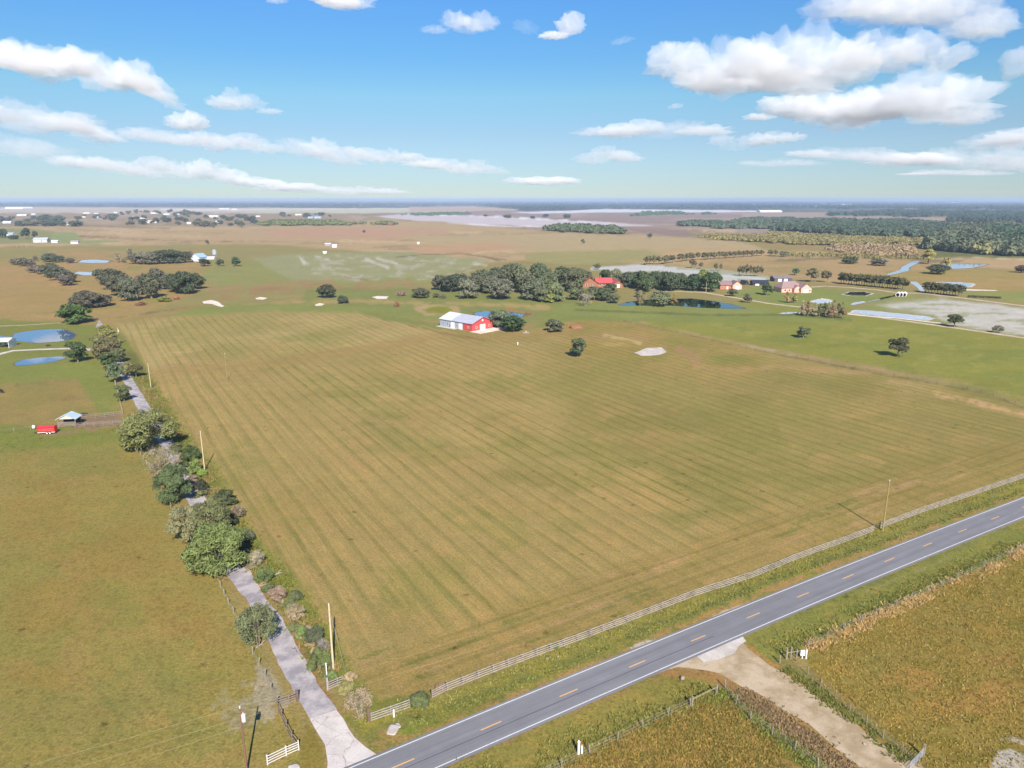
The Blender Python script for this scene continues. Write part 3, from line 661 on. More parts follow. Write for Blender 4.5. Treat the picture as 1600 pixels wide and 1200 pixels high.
sheet('dirt_road_apron', [W(*p) for p in [(1100,1034),(1122,1030),(1144,1022),(1157,1008),(1164,1000),(1156,985),(1120,1000),(1080,1018)]], .012, M_LIME, jit=.3, step=1.6)
# farm lanes on the right and at the homestead, ranch yard on the left
def lane(name, pts, w, mat, z=.02):
    P = [Vector(W(*p)) for p in pts]; q = []
    for a, b in zip(P, P[1:]):
        n = max(1, int((b - a).length / 8))
        q += [a.lerp(b, k / n) for k in range(n)]
    q.append(P[-1]); o = strip(name, [(v.x, v.y) for v in q], -w / 2, w / 2, z, mat); return tag(o, kind='structure')
M_LANE = gravel('pale_lane', (190, 172, 152), (168, 150, 124), .2)
lane('farm_lane', [(1040,455),(1100,457),(1160,467),(1200,474),(1243,479),(1290,484),(1330,490),(1410,501),(1490,512),(1600,528),(1760,552)], 4.2, M_LANE)
lane('farm_lane', [(1262,449),(1290,447),(1325,449),(1370,453),(1407,458),(1440,458),(1490,464),(1600,478),(1760,500)], 4.5, M_LANE)
lane('farm_lane', [(1320,490),(1345,493),(1400,497),(1470,505)], 3.0, M_SAND, .024)
lane('ranch_lane', [(-80,572),(0,553),(20,548),(60,546),(108,544.5),(140,546),(172,551)], 3.4, M_LIME)
lane('ranch_lane', [(-60,512),(40,508),(85,505),(108,503)], 1.6, M_LANE)
sheet('sand_patch', [W(*p) for p in [(990,551),(1003,546.5),(1012,543.5),(1034,543),(1037,547),(1043,550),(1034,553.5),(1018,555.5),(1001,556)]], .02, M_LIME, jit=.5, step=3)
for q in ([(316,471),(330,468.5),(338,470),(350,478),(346,479.5),(330,475),(318,474)], [(580,464),(590,462.5),(607,463),(605,467),(588,467)], [(491,476),(499,473.5),(508,475),(503,477.5),(494,478)], [(398,466),(408,464),(417,465.5),(412,468),(400,468)], [(1280,468),(1284,466),(1298,468),(1296,471)]):
    sheet('sand_patch', [W(*p) for p in q], .02, M_SAND, jit=.6, step=5)

# ------------------------------------------------------------------ water
def water(name, deep, rough=.03, refl=.55):
    m, g, b, out = newmat(name)
    P = g.n('ShaderNodeNewGeometry').outputs['Position']; n = g.noise(P, .8, 4.0, .6)
    bp = g.n('ShaderNodeBump', {'Height': n, 'Strength': .05, 'Distance': .02})
    g.set(b, 'Base Color', RGB(*deep)); g.set(b, 'Roughness', rough); g.set(b, 'IOR', 1.33); g.set(b, 'Specular IOR Level', refl); g.set(b, 'Normal', bp.outputs[0])
    return m
M_WATER = water('pond_water', (84, 106, 134), .03, 1.0); M_DARKW = water('dark_pond_water', (22, 34, 30), .02, .5); M_PALEW = water('milky_water', (150, 160, 176), .08, .8)
M_BANK = gravel('pond_bank', (120, 106, 76), (96, 92, 58), .3)
def pond(name, pts, mat, bank=None, grow=1.0, z=.05):
    P = [Vector(W(*p)) for p in pts]; c = sum(P, Vector((0, 0))) / len(P)
    if bank:
        q = [p + (p - c).normalized() * grow for p in P]; sheet('bank', [(v.x, v.y) for v in q], z - .02, bank, jit=grow * .45, step=2.5)
    o = sheet(name, [(v.x, v.y) for v in P], z, mat, jit=.25, step=2.5); o['kind'] = 'structure'; return o
pond('pond', [(19,527),(22,521.5),(40,518),(68,515),(95,514),(108,517),(119,524),(112,530),(90,534),(60,536),(35,534),(10,531),(-10,530),(-10,524)], M_WATER, M_BANK, 1.0)
pond('pond', [(22,567.5),(35,562.5),(60,559),(95,557),(104,559),(85,565),(50,570),(25,571)], M_WATER, M_BANK, .8)
pond('pond', [(740,490),(748,486.5),(770,486),(800,488),(818,491),(816,495),(800,496),(780,498),(762,498),(745,494)], M_WATER, M_BANK, 1.5)
pond('pond', [(968,476),(980,472),(1010,468.5),(1050,467),(1080,466.5),(1110,470),(1140,475),(1160,480),(1165,482),(1140,482.5),(1100,481),(1050,477.5),(1000,477.5),(975,478)], M_DARKW, M_BANK, 1.5)
pond('pond', [(122,410),(128,406.5),(150,405.5),(172,407.5),(168,410.5),(145,411)], M_PALEW, M_BANK, 4)
pond('pond', [(115,427),(122,424.5),(150,425.5),(174,426.5),(170,431),(150,430.5),(130,430)], M_PALEW, M_BANK, 4)
pond('pond', [(1330,489),(1340,484.5),(1360,485.5),(1400,490),(1440,493.5),(1458,497),(1445,500.5),(1410,497.5),(1370,493),(1340,490)], M_PALEW, M_LIME, 1.6)
pond('pond', [(1464,417),(1476,411.5),(1500,411.5),(1545,413),(1520,418.5),(1496,420),(1472,419)], M_PALEW, M_BANK, 3)
pond('pond', [(1458,443),(1475,441),(1500,441.5),(1520,443.5),(1515,447.5),(1500,449),(1480,447)], M_PALEW, M_LIME, 3)
pond('pond', [(1318,460),(1328,456.5),(1350,456),(1362,459),(1352,462),(1330,462)], M_DARKW, M_LIME, 1.6)
pond('pond', [(1266,471),(1280,467.5),(1298,469),(1296,473),(1278,474)], M_PALEW, M_LIME, 1.6)
pond('canal', [(1384,430),(1388,427.5),(1406,422),(1408,417.5),(1420,411.5),(1432,407),(1440,408),(1428,414),(1420,418.5),(1421,422.5),(1408,426),(1392,429.5)], M_PALEW, M_BANK, 2)
pond('canal', [(1420,440),(1432,440),(1437,444),(1441,449),(1444,455),(1438,455),(1432,448),(1424,443)], M_PALEW, M_BANK, 1.5)
pond('stream', [(1328,476),(1334,472.5),(1348,470.5),(1354,472),(1344,474.5),(1334,476.5)], M_PALEW, None)
pond('stream', [(1216,490),(1228,487.5),(1246,488),(1244,489.5),(1226,491)], M_PALEW, None)
pond('stream', [(1356,471),(1380,464.5),(1402,460.5),(1402,462),(1382,467),(1358,472.5)], M_DARKW, None)
pond('pond', [(1468,452.5),(1500,451.5),(1560,453.5),(1556,454.5),(1500,454)], M_SAND, None)

# ------------------------------------------------------------------ clouds: real bodies of droplets far above the haze
def vn3(x, y, z, seed=0):
    iz = np.floor(z).astype(np.int64); fz = z - iz; fz = fz * fz * (3 - 2 * fz)
    ix = np.floor(x).astype(np.int64); iy = np.floor(y).astype(np.int64)
    fx = x - ix; fy = y - iy; fx = fx * fx * (3 - 2 * fx); fy = fy * fy * (3 - 2 * fy)
    def L(zz):
        q = ix * 1 + zz * 7919
        a = _h(q, iy, seed); b = _h(q + 1, iy, seed); c = _h(q, iy + 1, seed); d = _h(q + 1, iy + 1, seed)
        return (a * (1 - fx) + b * fx) * (1 - fy) + (c * (1 - fx) + d * fx) * fy
    return L(iz) * (1 - fz) + L(iz + 1) * fz
def ico(sub):
    import bmesh
    bm = bmesh.new(); bmesh.ops.create_icosphere(bm, subdivisions=sub, radius=1.0)
    V = np.array([v.co[:] for v in bm.verts]); Fc = np.array([[v.index for v in f.verts] for f in bm.faces], np.int32); bm.free(); return V, Fc
def build_clouds():
    mats = {}
    Vs, Fs = ico(6); Vs5, Fs5 = ico(5); rc_rng = random.Random(5)
    seed = 0
    for label, puffs in CLOUDS:
        root = None
        sub = []
        for (x, y, a, b, tilt, sol) in puffs:
            n = 1 if a < 45 else (3 if a < 80 else (4 if b > 20 else 6))
            if n == 1: sub.append((x, y, a, b, tilt, sol)); continue
            for j in range(n):
                u = (j + .5) / n * 2 - 1; e = math.sqrt(1 - u * u * .8); dx = u * a * .68
                sub.append((x + dx, y + dx * math.tan(R(tilt)) + rc_rng.uniform(-.4, .4) * b, a / n * rc_rng.uniform(1.5, 2.1), b * e * rc_rng.uniform(.8, 1.15) * (1.3 if a > 95 and b > 20 else 1), tilt, sol * (rc_rng.uniform(.8, 1.0) if b > 20 else rc_rng.uniform(.5, .95))))
        for (x, y, a, b, tilt, sol) in sub:
            seed += 1
            az, el = azel(x, y); zb = 1150.0
            D = min((zb - CH) / math.tan(R(el)), 38000.0); k = D / (F * math.cos(R(az))) * 0.99
            cx, cy, cz = D * math.sin(R(az)), D * math.cos(R(az)), CH + D * math.tan(R(el))
            A, B = a * k, b * k
            VV, FF = (Vs, Fs) if a > 50 else (Vs5, Fs5); d = VV; n = np.zeros(len(d)); amp = .5; fr = 1.3
            asp = max(1.0, min(A / B, 4.0)) ** .6
            for o in range(6):
                q = vn3(d[:, 0] * fr * asp + seed * 13.7, d[:, 1] * fr * asp * .6 + 5.1, d[:, 2] * fr * 1.1, seed * 31 + o)
                n += amp * (1 - 2 * np.abs(q - .5) * 1.6); amp *= .46; fr *= 2.05
            r = .64 + .72 * (n - .15)
            P = d * r[:, None]; P[:, 2] = np.where(P[:, 2] < 0, P[:, 2] * .62, P[:, 2] * 1.12)
            ct, st = math.cos(R(-tilt)), math.sin(R(-tilt))
            X = P[:, 0] * A * .86; Z = P[:, 2] * B * .95; Y = P[:, 1] * A * .5
            X, Z = X * ct - Z * st, X * st + Z * ct
            # tilt seen from below comes from lying along the wind, so it is built as such
            ca, sa = math.cos(R(-az)), math.sin(R(-az))
            V = np.stack([X * ca - Y * sa, X * sa + Y * ca, Z], 1)
            sol = round(sol, 1); key = round(math.log(B), 1), sol
            if key not in mats:
                m = bpy.data.materials.new('cloud_vapour'); m.use_nodes = True; nt = m.node_tree; nt.nodes.clear(); g = NT(nt)
                v = g.n('ShaderNodeVolumeScatter', {'Color': (.95, .975, 1.0, 1), 'Density': (CLOUD_K * sol ** 2.2) / B, 'Anisotropy': CLOUD_G})
                out = g.n('ShaderNodeOutputMaterial'); nt.links.new(v.outputs[0], out.inputs['Volume']); mats[key] = m
            if root is None: root = empty('cloud', (cx, cy, cz), label, 'cloud')
            me = fast_mesh('puff', V, FF, mats[key])
            o = link(bpy.data.objects.new('puff', me), root); o.location = (cx - root.location.x, cy - root.location.y, cz - root.location.z)
CLOUD_K, CLOUD_G = 1.0, -0.1
build_clouds()

# ------------------------------------------------------------------ haze
def build_haze():
    m = bpy.data.materials.new('haze'); m.use_nodes = True; nt = m.node_tree; nt.nodes.clear(); g = NT(nt)
    v = g.n('ShaderNodeVolumePrincipled', {'Color': (.60, .76, 1.0, 1), 'Density': 8.5e-5, 'Anisotropy': 0.0})
    out = g.n('ShaderNodeOutputMaterial'); nt.links.new(v.outputs[0], out.inputs['Volume'])
    mb = MB(); mb.box(-66000, -66000, -1.0, 66000, 66000, 90.0)
    o = mb.build('haze', m); tag(o, kind='stuff'); return o
build_haze()

# ------------------------------------------------------------------ trees
KL = KA * 2.6
def leafmat(name, spread=.35):
    m, g, b, out = newmat(name)
    oi = g.n('ShaderNodeObjectInfo'); tc = g.n('ShaderNodeTexCoord')
    P = g.n('ShaderNodeNewGeometry').outputs['Position']
    n = g.noise(P, .55, 4.0, .6); n2 = g.noise(g.vm('ADD', P, (9, 9, 9)), 2.5, 3.0, .7)
    f = g.m('MULTIPLY', g.mr(n, .3, .7, 1 - spread, 1 + spread), g.mr(n2, .25, .75, .72, 1.28))
    col = g.vm('SCALE', oi.outputs['Color'], f)
    col = g.mix(g.mr(g.noise(g.vm('ADD', P, (3, 50, 1)), .4, 4.0, .6), .48, .72, 0, .45), col, g.vm('MULTIPLY', col, (1.1, 1.07, .9)))
    g.set(b, 'Base Color', col); g.set(b, 'Roughness', .75); g.set(b, 'Specular IOR Level', .25)
    tr = g.n('ShaderNodeBsdfTranslucent', {'Color': col}); ms = g.n('ShaderNodeMixShader', {0: .22, 1: b.outputs[0], 2: tr.outputs[0]})
    m.node_tree.links.new(ms.outputs[0], out.inputs[0]); return m
M_LEAF = leafmat('foliage')
M_BARK = paint('bark', (128, 116, 100), .9, .35, 3.0, stretch=(1, 1, .3)); M_PALEBARK = paint('pale_bark', (156, 147, 132), .9, .3, 3.0)
def cards(P, Nn, size, rng, aspect=1.0):
    """one leaf clump (a bent quad) per point"""
    n = len(P); r = rng.normal(size=(n, 3)); t = np.cross(Nn, r); t /= np.linalg.norm(t, axis=1)[:, None] + 1e-9
    bt = np.cross(Nn, t); s = (size * rng.uniform(.55, 1.45, n))[:, None]
    c = [P + t * s * a + bt * s * b * aspect + Nn * s * d for a, b, d in ((-.85, -.16, 0), (.75, -.28, -.15), (.8, .2, .1), (-.7, .26, -.2))]
    V = np.stack(c, 1).reshape(-1, 3); Fq = np.arange(4 * n, dtype=np.int32).reshape(-1, 4); return V, Fq
def lobes_for(kind, rng):
    L = []
    if kind in ('oak', 'olive'):
        for k in range(34):
            a = rng.uniform(0, 2 * math.pi); q = math.sqrt(rng.uniform(.02, 1)); rad = rng.uniform(.085, .16)
            r = q * (.5 - rad * .75); z = .36 + .40 * math.sqrt(max(0, 1 - q * q)) + rng.uniform(-.08, .06)
            L.append((r * math.cos(a), r * math.sin(a), z, rad, rad * rng.uniform(.75, 1.05)))
        for k in range(16):
            a = rng.uniform(0, 2 * math.pi); q = rng.uniform(.12, .36); L.append((q * math.cos(a), q * math.sin(a), rng.uniform(.16, .40), .14, .12))
    elif kind == 'round':
        for k in range(24):
            a = rng.uniform(0, 2 * math.pi); q = rng.uniform(.2, 1); z = rng.uniform(.24, .84)
            e = math.sqrt(max(.1, 1 - ((z - .52) / .48) ** 2)); r = q * .36 * e; L.append((r * math.cos(a), r * math.sin(a), z, .14, .13))
    elif kind == 'shrub':
        for k in range(14):
            a = rng.uniform(0, 2 * math.pi); q = math.sqrt(rng.uniform(0, 1)); rad = rng.uniform(.13, .2)
            L.append((q * .36 * math.cos(a), q * .36 * math.sin(a), .14 + (1 - q * q) * .55 * rng.uniform(.7, 1.05), rad, rad * 1.1))
    elif kind == 'pine':
        for k in range(13):
            z = rng.uniform(.38, .93); e = .30 * (1 - abs(z - .62) * 1.3); a = rng.uniform(0, 2 * math.pi)
            L.append((e * math.cos(a), e * math.sin(a), z, rng.uniform(.13, .2), rng.uniform(.055, .1)))
        L.append((0, 0, .95, .12, .07))
    elif kind == 'cypress':
        for k in range(13):
            z = rng.uniform(.15, .95); e = .34 * (1 - z) ** .8; a = rng.uniform(0, 2 * math.pi)
            L.append((e * math.cos(a), e * math.sin(a), z, .2 * (1.1 - z) + .05, .09))
    elif kind == 'palm':
        L = [(0, 0, .7, .4, .25)]
    return L
def crown_mesh(kind, seed, N, size, fill_=.25):
    rng = np.random.RandomState(seed); L = lobes_for(kind, rng); w = np.array([l[3] ** 2 for l in L]); w /= w.sum()
    idx = rng.choice(len(L), N, p=w); A = np.array(L)[idx]
    d = rng.normal(size=(N, 3)); d /= np.linalg.norm(d, axis=1)[:, None]; d[:, 2] = np.where(d[:, 2] < -.3, -d[:, 2], d[:, 2])
    d /= np.linalg.norm(d, axis=1)[:, None]
    q = 1.06 - np.abs(rng.normal(0, fill_, N)) + (rng.random_sample(N) < .22) * rng.uniform(0, .3, N); q = np.clip(q, .15, 1.32)[:, None]
    P = A[:, :3] + d * np.stack([A[:, 3], A[:, 3], A[:, 4]], 1) * q
    # drop points inside other lobes now and then, which leaves hollows between the lobes
    n = d + rng.normal(0, .55, (N, 3)); n /= np.linalg.norm(n, axis=1)[:, None]
    P += rng.normal(0, .016, P.shape)
    g = fbm(P[:, 0] * 9 + seed, P[:, 1] * 9 + P[:, 2] * 7, seed, 3)
    keep = g > -.45; V, Fq = cards(P[keep], n[keep], size, rng)
    return fast_mesh('crown', V, Fq, M_LEAF)
def limbs_mesh(kind, seed, levels=3, twig=False, mat=None):
    rnd = random.Random(seed); mb = MB(); ns = 5 if levels < 4 else 4
    def grow(p, d, ln, r, lv):
        q = p + d * ln; mid = p + d * ln * .5 + Vector((rnd.uniform(-1, 1), rnd.uniform(-1, 1), rnd.uniform(-.3, .6))) * ln * .08
        mb.tube([p, mid, q], [r, r * .8, r * .6], ns if lv > 1 else 3, cap=False)
        if lv <= 0: return
        for k in range(rnd.choice((2, 3)) if lv > 1 else (4 if twig else 2)):
            a = rnd.uniform(0, 2 * math.pi); sp = rnd.uniform(.45, .95)
            nd = (d + Vector((math.cos(a) * sp, math.sin(a) * sp, rnd.uniform(-.15, .35)))).normalized()
            grow(q if k else mid, nd, ln * rnd.uniform(.6, .82), r * .55, lv - 1)
    if kind in ('pine', 'cypress'):
        mb.tube([(0, 0, 0), (.01, 0, .4), (0, .01, .95)], [.035, .026, .008], 6, cap=False)
        for k in range(12):
            z = rnd.uniform(.35, .9); a = rnd.uniform(0, 6.28); l = .3 * (1.15 - z)
            mb.tube([(0, 0, z), (math.cos(a) * l, math.sin(a) * l, z + .03)], [.009, .003], 3, cap=False)
    elif kind == 'round':
        mb.tube([(0, 0, 0), (.01, 0, .3), (0, .01, .6)], [.03, .022, .012], 6, cap=False)
        for k in range(6):
            a = k * 1.05 + rnd.uniform(0, .5); mb.tube([(0, 0, .25 + .03 * k), (.16 * math.cos(a), .16 * math.sin(a), .5 + .03 * k)], [.014, .005], 4, cap=False)
    else:
        nst = {'oak': 1, 'olive': 2, 'bare': 3, 'shrub': 4}.get(kind, 1)
        for k in range(nst):
            a = 6.28 * k / nst + rnd.uniform(0, 1); o = Vector((math.cos(a), math.sin(a), 0)) * (.02 if nst > 1 else 0)
            d = (Vector((0, 0, 1)) + o * (18 if kind in ('bare', 'shrub') else 9)).normalized() if nst > 1 else Vector((0, 0, 1))
            grow(o, d, .24 if kind != 'oak' else .22, .038 if nst == 1 else .022, levels)
    # keep the limbs inside the crown's envelope
    zmax = max(v[2] for v in mb.v); rmax = max(math.hypot(v[0], v[1]) for v in mb.v)
    top = .97 if kind in ('bare', 'olive') else .86; rad = .5 if kind in ('bare',) else .42
    if kind not in ('pine', 'cypress', 'round'):
        mb.v = [(v[0] * min(1.6, rad / rmax), v[1] * min(1.6, rad / rmax), v[2] * top / zmax) for v in mb.v]
    return mb.mesh('trunk', mat or M_BARK, True)
PROTO = {}
def proto(kind, lod, var):
    key = (kind, lod, var)
    if key in PROTO: return PROTO[key]
    sd = abs(hash(kind)) % 1 + sum(map(ord, kind)) * 7 + var * 131 + lod
    N, s = {0: (17000, .029), 1: (3600, .06), 2: (700, .125)}[lod]
    if kind == 'bare': cr = None if lod == 2 else crown_mesh('oak', sd, 2400 if lod == 0 else 900, .022, .5); tr = limbs_mesh('bare', sd, 6 if lod == 0 else 5, True, M_PALEBARK)
    elif kind == 'olive': cr = crown_mesh('oak', sd, int(N * .60), s * .82, .42); tr = limbs_mesh('olive', sd, 5 if lod < 2 else 3, lod == 0)
    elif kind == 'palm': cr = crown_mesh('palm', sd, N // 4, s * 1.4, .5); tr = limbs_mesh('round', sd)
    elif kind == 'shrub' : cr = crown_mesh(kind, sd, N, s, .45); tr = limbs_mesh(kind, sd, 3 if lod < 2 else 2)
    else: cr = crown_mesh(kind, sd, N if kind in ('oak',) else int(N * .7), s * (1 if kind in ('oak', 'shrub') else .9)); tr = limbs_mesh(kind, sd, 3 if lod < 2 else 2)
    PROTO[key] = (cr, tr); return PROTO[key]
TN = [0]
C_DG, C_OAK, C_GREY, C_OLV, C_LITE, C_YEL, C_BRN, C_PINE, C_RUST = (66, 78, 44), (84, 88, 58), (98, 100, 78), (112, 108, 62), (104, 114, 52), (132, 128, 50), (128, 108, 82), (88, 86, 54), (126, 100, 72)
KINDNAME = {'oak': 'oak_tree', 'olive': 'open_crowned_tree', 'bare': 'bare_tree', 'pine': 'pine_tree', 'cypress': 'cypress_tree', 'round': 'small_tree', 'shrub': 'shrub', 'palm': 'palm_tree'}
def tree(label, kind, x, yb, yt, w, col, lod=1, group=None, cat=None, var=None, deep=1.0):
    TN[0] += 1; i = TN[0]; var = (i % 3) if var is None else var
    cr, tr = proto(kind, lod, var); g = W(x, yb); h = max(HT(x, yb, yt), .5); r = w * SCL(x, yb)
    if kind in ('oak', 'shrub', 'olive', 'round'): h *= .97
    lum = sum(col) / 3; f_ = random.uniform(.94, 1.06); cc = tuple((c + (lum - c) * (.38 if cat in ('bush', 'undergrowth') else .2) + (5 if lod == 0 else 0)) * f_ for c in col)
    color = tuple(min(.6, v) for v in RGB(*cc, KL)[:3]) + (1,)
    cat = cat or ('shrub' if kind == 'shrub' else 'tree')
    e = empty(KINDNAME[kind], g, label, cat, group, random.uniform(0, 6.28)); e.scale = (r, r * deep, h)
    t = link(bpy.data.objects.new('trunk', tr), e)
    if cr: c = link(bpy.data.objects.new('crown', cr), e); c.color = color
    return e
ORD = ['first', 'second', 'third', 'fourth', 'fifth', 'sixth', 'seventh', 'eighth', 'ninth', 'tenth', 'eleventh', 'twelfth', 'thirteenth', 'fourteenth', 'fifteenth', 'sixteenth', 'seventeenth', 'eighteenth', 'nineteenth', 'twentieth']
ORD += ['twenty ' + o for o in ORD[:9]] + ['thirtieth'] + ['thirty ' + o for o in ORD[:9]]

# --- along the drive, near to far
D0 = 'trees along the drive'
tree('sparse grey green tree reaching over the drive, nearest the road of the leafy ones', 'olive', 404, 1012, 934, 66, (92, 98, 62), 0, D0, deep=1.0)
tree('big dense green oak spreading over the drive where the tree tunnel begins', 'oak', 340, 893, 812, 96, (92, 104, 50), 0, D0)
tree('grey green bushy oak behind the big dense one, leaning to the drive', 'oak', 328, 838, 776, 70, (98, 102, 58), 0, D0)
tree('thin olive brown tree on the pasture side of the bushy oak', 'olive', 292, 846, 782, 60, (112, 110, 72), 0, D0)
tree('dark green rounded oak casting shade across the drive', 'oak', 276, 784, 720, 60, (74, 88, 50), 0, D0)
tree('pale leafless tree with fine grey branches between two green trees', 'bare', 256, 750, 690, 60, (128, 118, 88), 0, D0)
tree('large wide olive tree with pale branching trunk beside the drive', 'olive', 234, 704, 630, 92, (110, 114, 60), 0, D0)
tree('drooping green side growth under the large olive tree', 'oak', 214, 704, 664, 44, (108, 112, 58), 1, D0)
tree('small grey green tree by the far sunny stretch of the drive', 'round', 194, 627, 600, 28, (84, 94, 58), 1, D0)
tree('blue green tree shading the drive beyond the small one', 'round', 181, 598, 567, 34, (80, 94, 62), 1, D0)
tree('dark green tree on the far side of the blue green one', 'round', 172, 577, 548, 36, (72, 88, 48), 1, D0)
for k, (x, yb, yt, w, c) in enumerate([(160, 560, 534, 28, (104, 96, 64)), (156, 546, 522, 28, (98, 98, 58)), (170, 540, 512, 32, (108, 106, 54)), (165, 522, 506, 24, (110, 112, 44)), (178, 552, 526, 26, (96, 90, 58)), (186, 566, 542, 26, (92, 94, 60))]):
    tree(ORD[k] + ' of six mixed trees crowding the far end of the drive, counted from the left' if 0 else ['brownish', 'dull green', 'broad yellowish', 'bright topped', 'grey', 'dark leaning'][k] + ' tree in the clump at the far end of the drive', 'oak', x, yb, yt, w, c, 1, 'clump at the far end of the drive')
tree('olive tree on the field side of the drive near its far bend', 'olive', 200, 588, 562, 24, (116, 112, 66), 1, D0)
tree('dark spiky palm like bush beside the field edge near the far bend', 'palm', 213, 590, 570, 26, (78, 74, 42), 1, D0)
# --- hedge growth between the drive and the hay field
HG = 'hedge growth between the drive and the hay field'
for lab, x, yb, yt, w, c in [
 ('dark green bush by the pole shaded by the large olive tree', 298, 720, 688, 32, (70, 88, 36)), ('bright green bush at the foot of the third pole', 306, 740, 710, 24, (104, 124, 40)),
 ('low lime green bush right at the base of the third pole', 316, 744, 730, 18, (112, 138, 34)), ('black green bush across the drive from the rounded oak', 316, 768, 742, 20, (56, 62, 36)),
 ('large dark hedge bush at the field edge above the grey oak', 352, 788, 760, 40, (66, 76, 38)), ('shadowy dark bush tucked under the bushy oak', 360, 822, 796, 26, (50, 58, 32)),
 ('brownish thicket bush past the dark hedge bush', 372, 808, 786, 24, (128, 106, 78)), ('round grey green bush standing at the field edge by the big oak', 386, 846, 822, 26, (84, 92, 58)),
 ('dense green bush right of the big oak crown', 372, 862, 838, 28, (84, 98, 46)), ('pale twiggy bush just beyond the shaded drive', 402, 884, 856, 26, (142, 132, 96)),
 ('green weedy bush beside the fallen pale log', 414, 910, 886, 30, (96, 116, 44)), ('pinkish brown dead brush halfway down the hedge', 434, 938, 914, 30, (142, 112, 88)),
 ('green bush behind the pinkish dead brush', 462, 940, 918, 24, (88, 100, 48)), ('straw coloured brush above the dark hedge end bush', 462, 968, 944, 34, (148, 126, 86)),
 ('low bright green bush on the drive side of the hedge', 474, 1000, 974, 24, (98, 126, 48)), ('dark leafy bush near the hedge end by the nearest leaning pole', 494, 1006, 974, 38, (72, 82, 48)),
 ('largest green bush at the hedge end left of the nearest hedge pole', 500, 1046, 1002, 38, (84, 98, 38)), ('grey leafless bush tangled in the hedge end', 506, 1018, 996, 22, (138, 126, 112)),
 ('small green bush at the lower hedge end', 520, 1062, 1046, 20, (90, 112, 42)), ('yellow green weed clump left of the gate board fence', 540, 1082, 1060, 30, (134, 126, 56)),
 ('tan brush growing at the field corner above the bare shrub', 548, 1066, 1050, 24, (156, 130, 82))]:
    tree(lab, 'bare' if 'grey leafless' in lab else ('olive' if any(q_ in lab for q_ in ('brown', 'straw', 'tan ', 'pinkish', 'pale')) and 'behind' not in lab else 'shrub'), x, yb, yt, w, c, 0 if yb > 860 else 1, HG, 'bush')
for k in range(46):      # low filler growth in the hedge line
    t = k / 45; px = 262 + (520 - 262) * t + random.uniform(-7, 11); py = 688 + (1055 - 688) * t ** .93 + random.uniform(-6, 6)
    tree('low tangled undergrowth in the hedge line beside the drive', 'shrub', px, py, py - random.uniform(7, 13), random.uniform(12, 24), random.choice([(98, 104, 50), (124, 112, 66), (142, 118, 84), (84, 98, 42)]), 1, 'low undergrowth of the drive hedge', 'undergrowth')
tree('bare fan shaped shrub of pinkish grey twigs by the road fence end', 'bare', 562, 1120, 1072, 50, (140, 120, 90), 0, None, 'shrub', var=1)
tree('low dark shrub breaking through the road fence', 'shrub', 656, 1100, 1082, 40, (86, 96, 52), 1, None, 'shrub')
tree('small brown dead shrub on the field side where the long road fence starts', 'shrub', 688, 1076, 1066, 18, (112, 88, 66), 1, None, 'shrub')
tree('small dark weed bush behind the road fence at mid length', 'shrub', 866, 1012, 1003, 16, (86, 92, 44), 1, None, 'shrub')
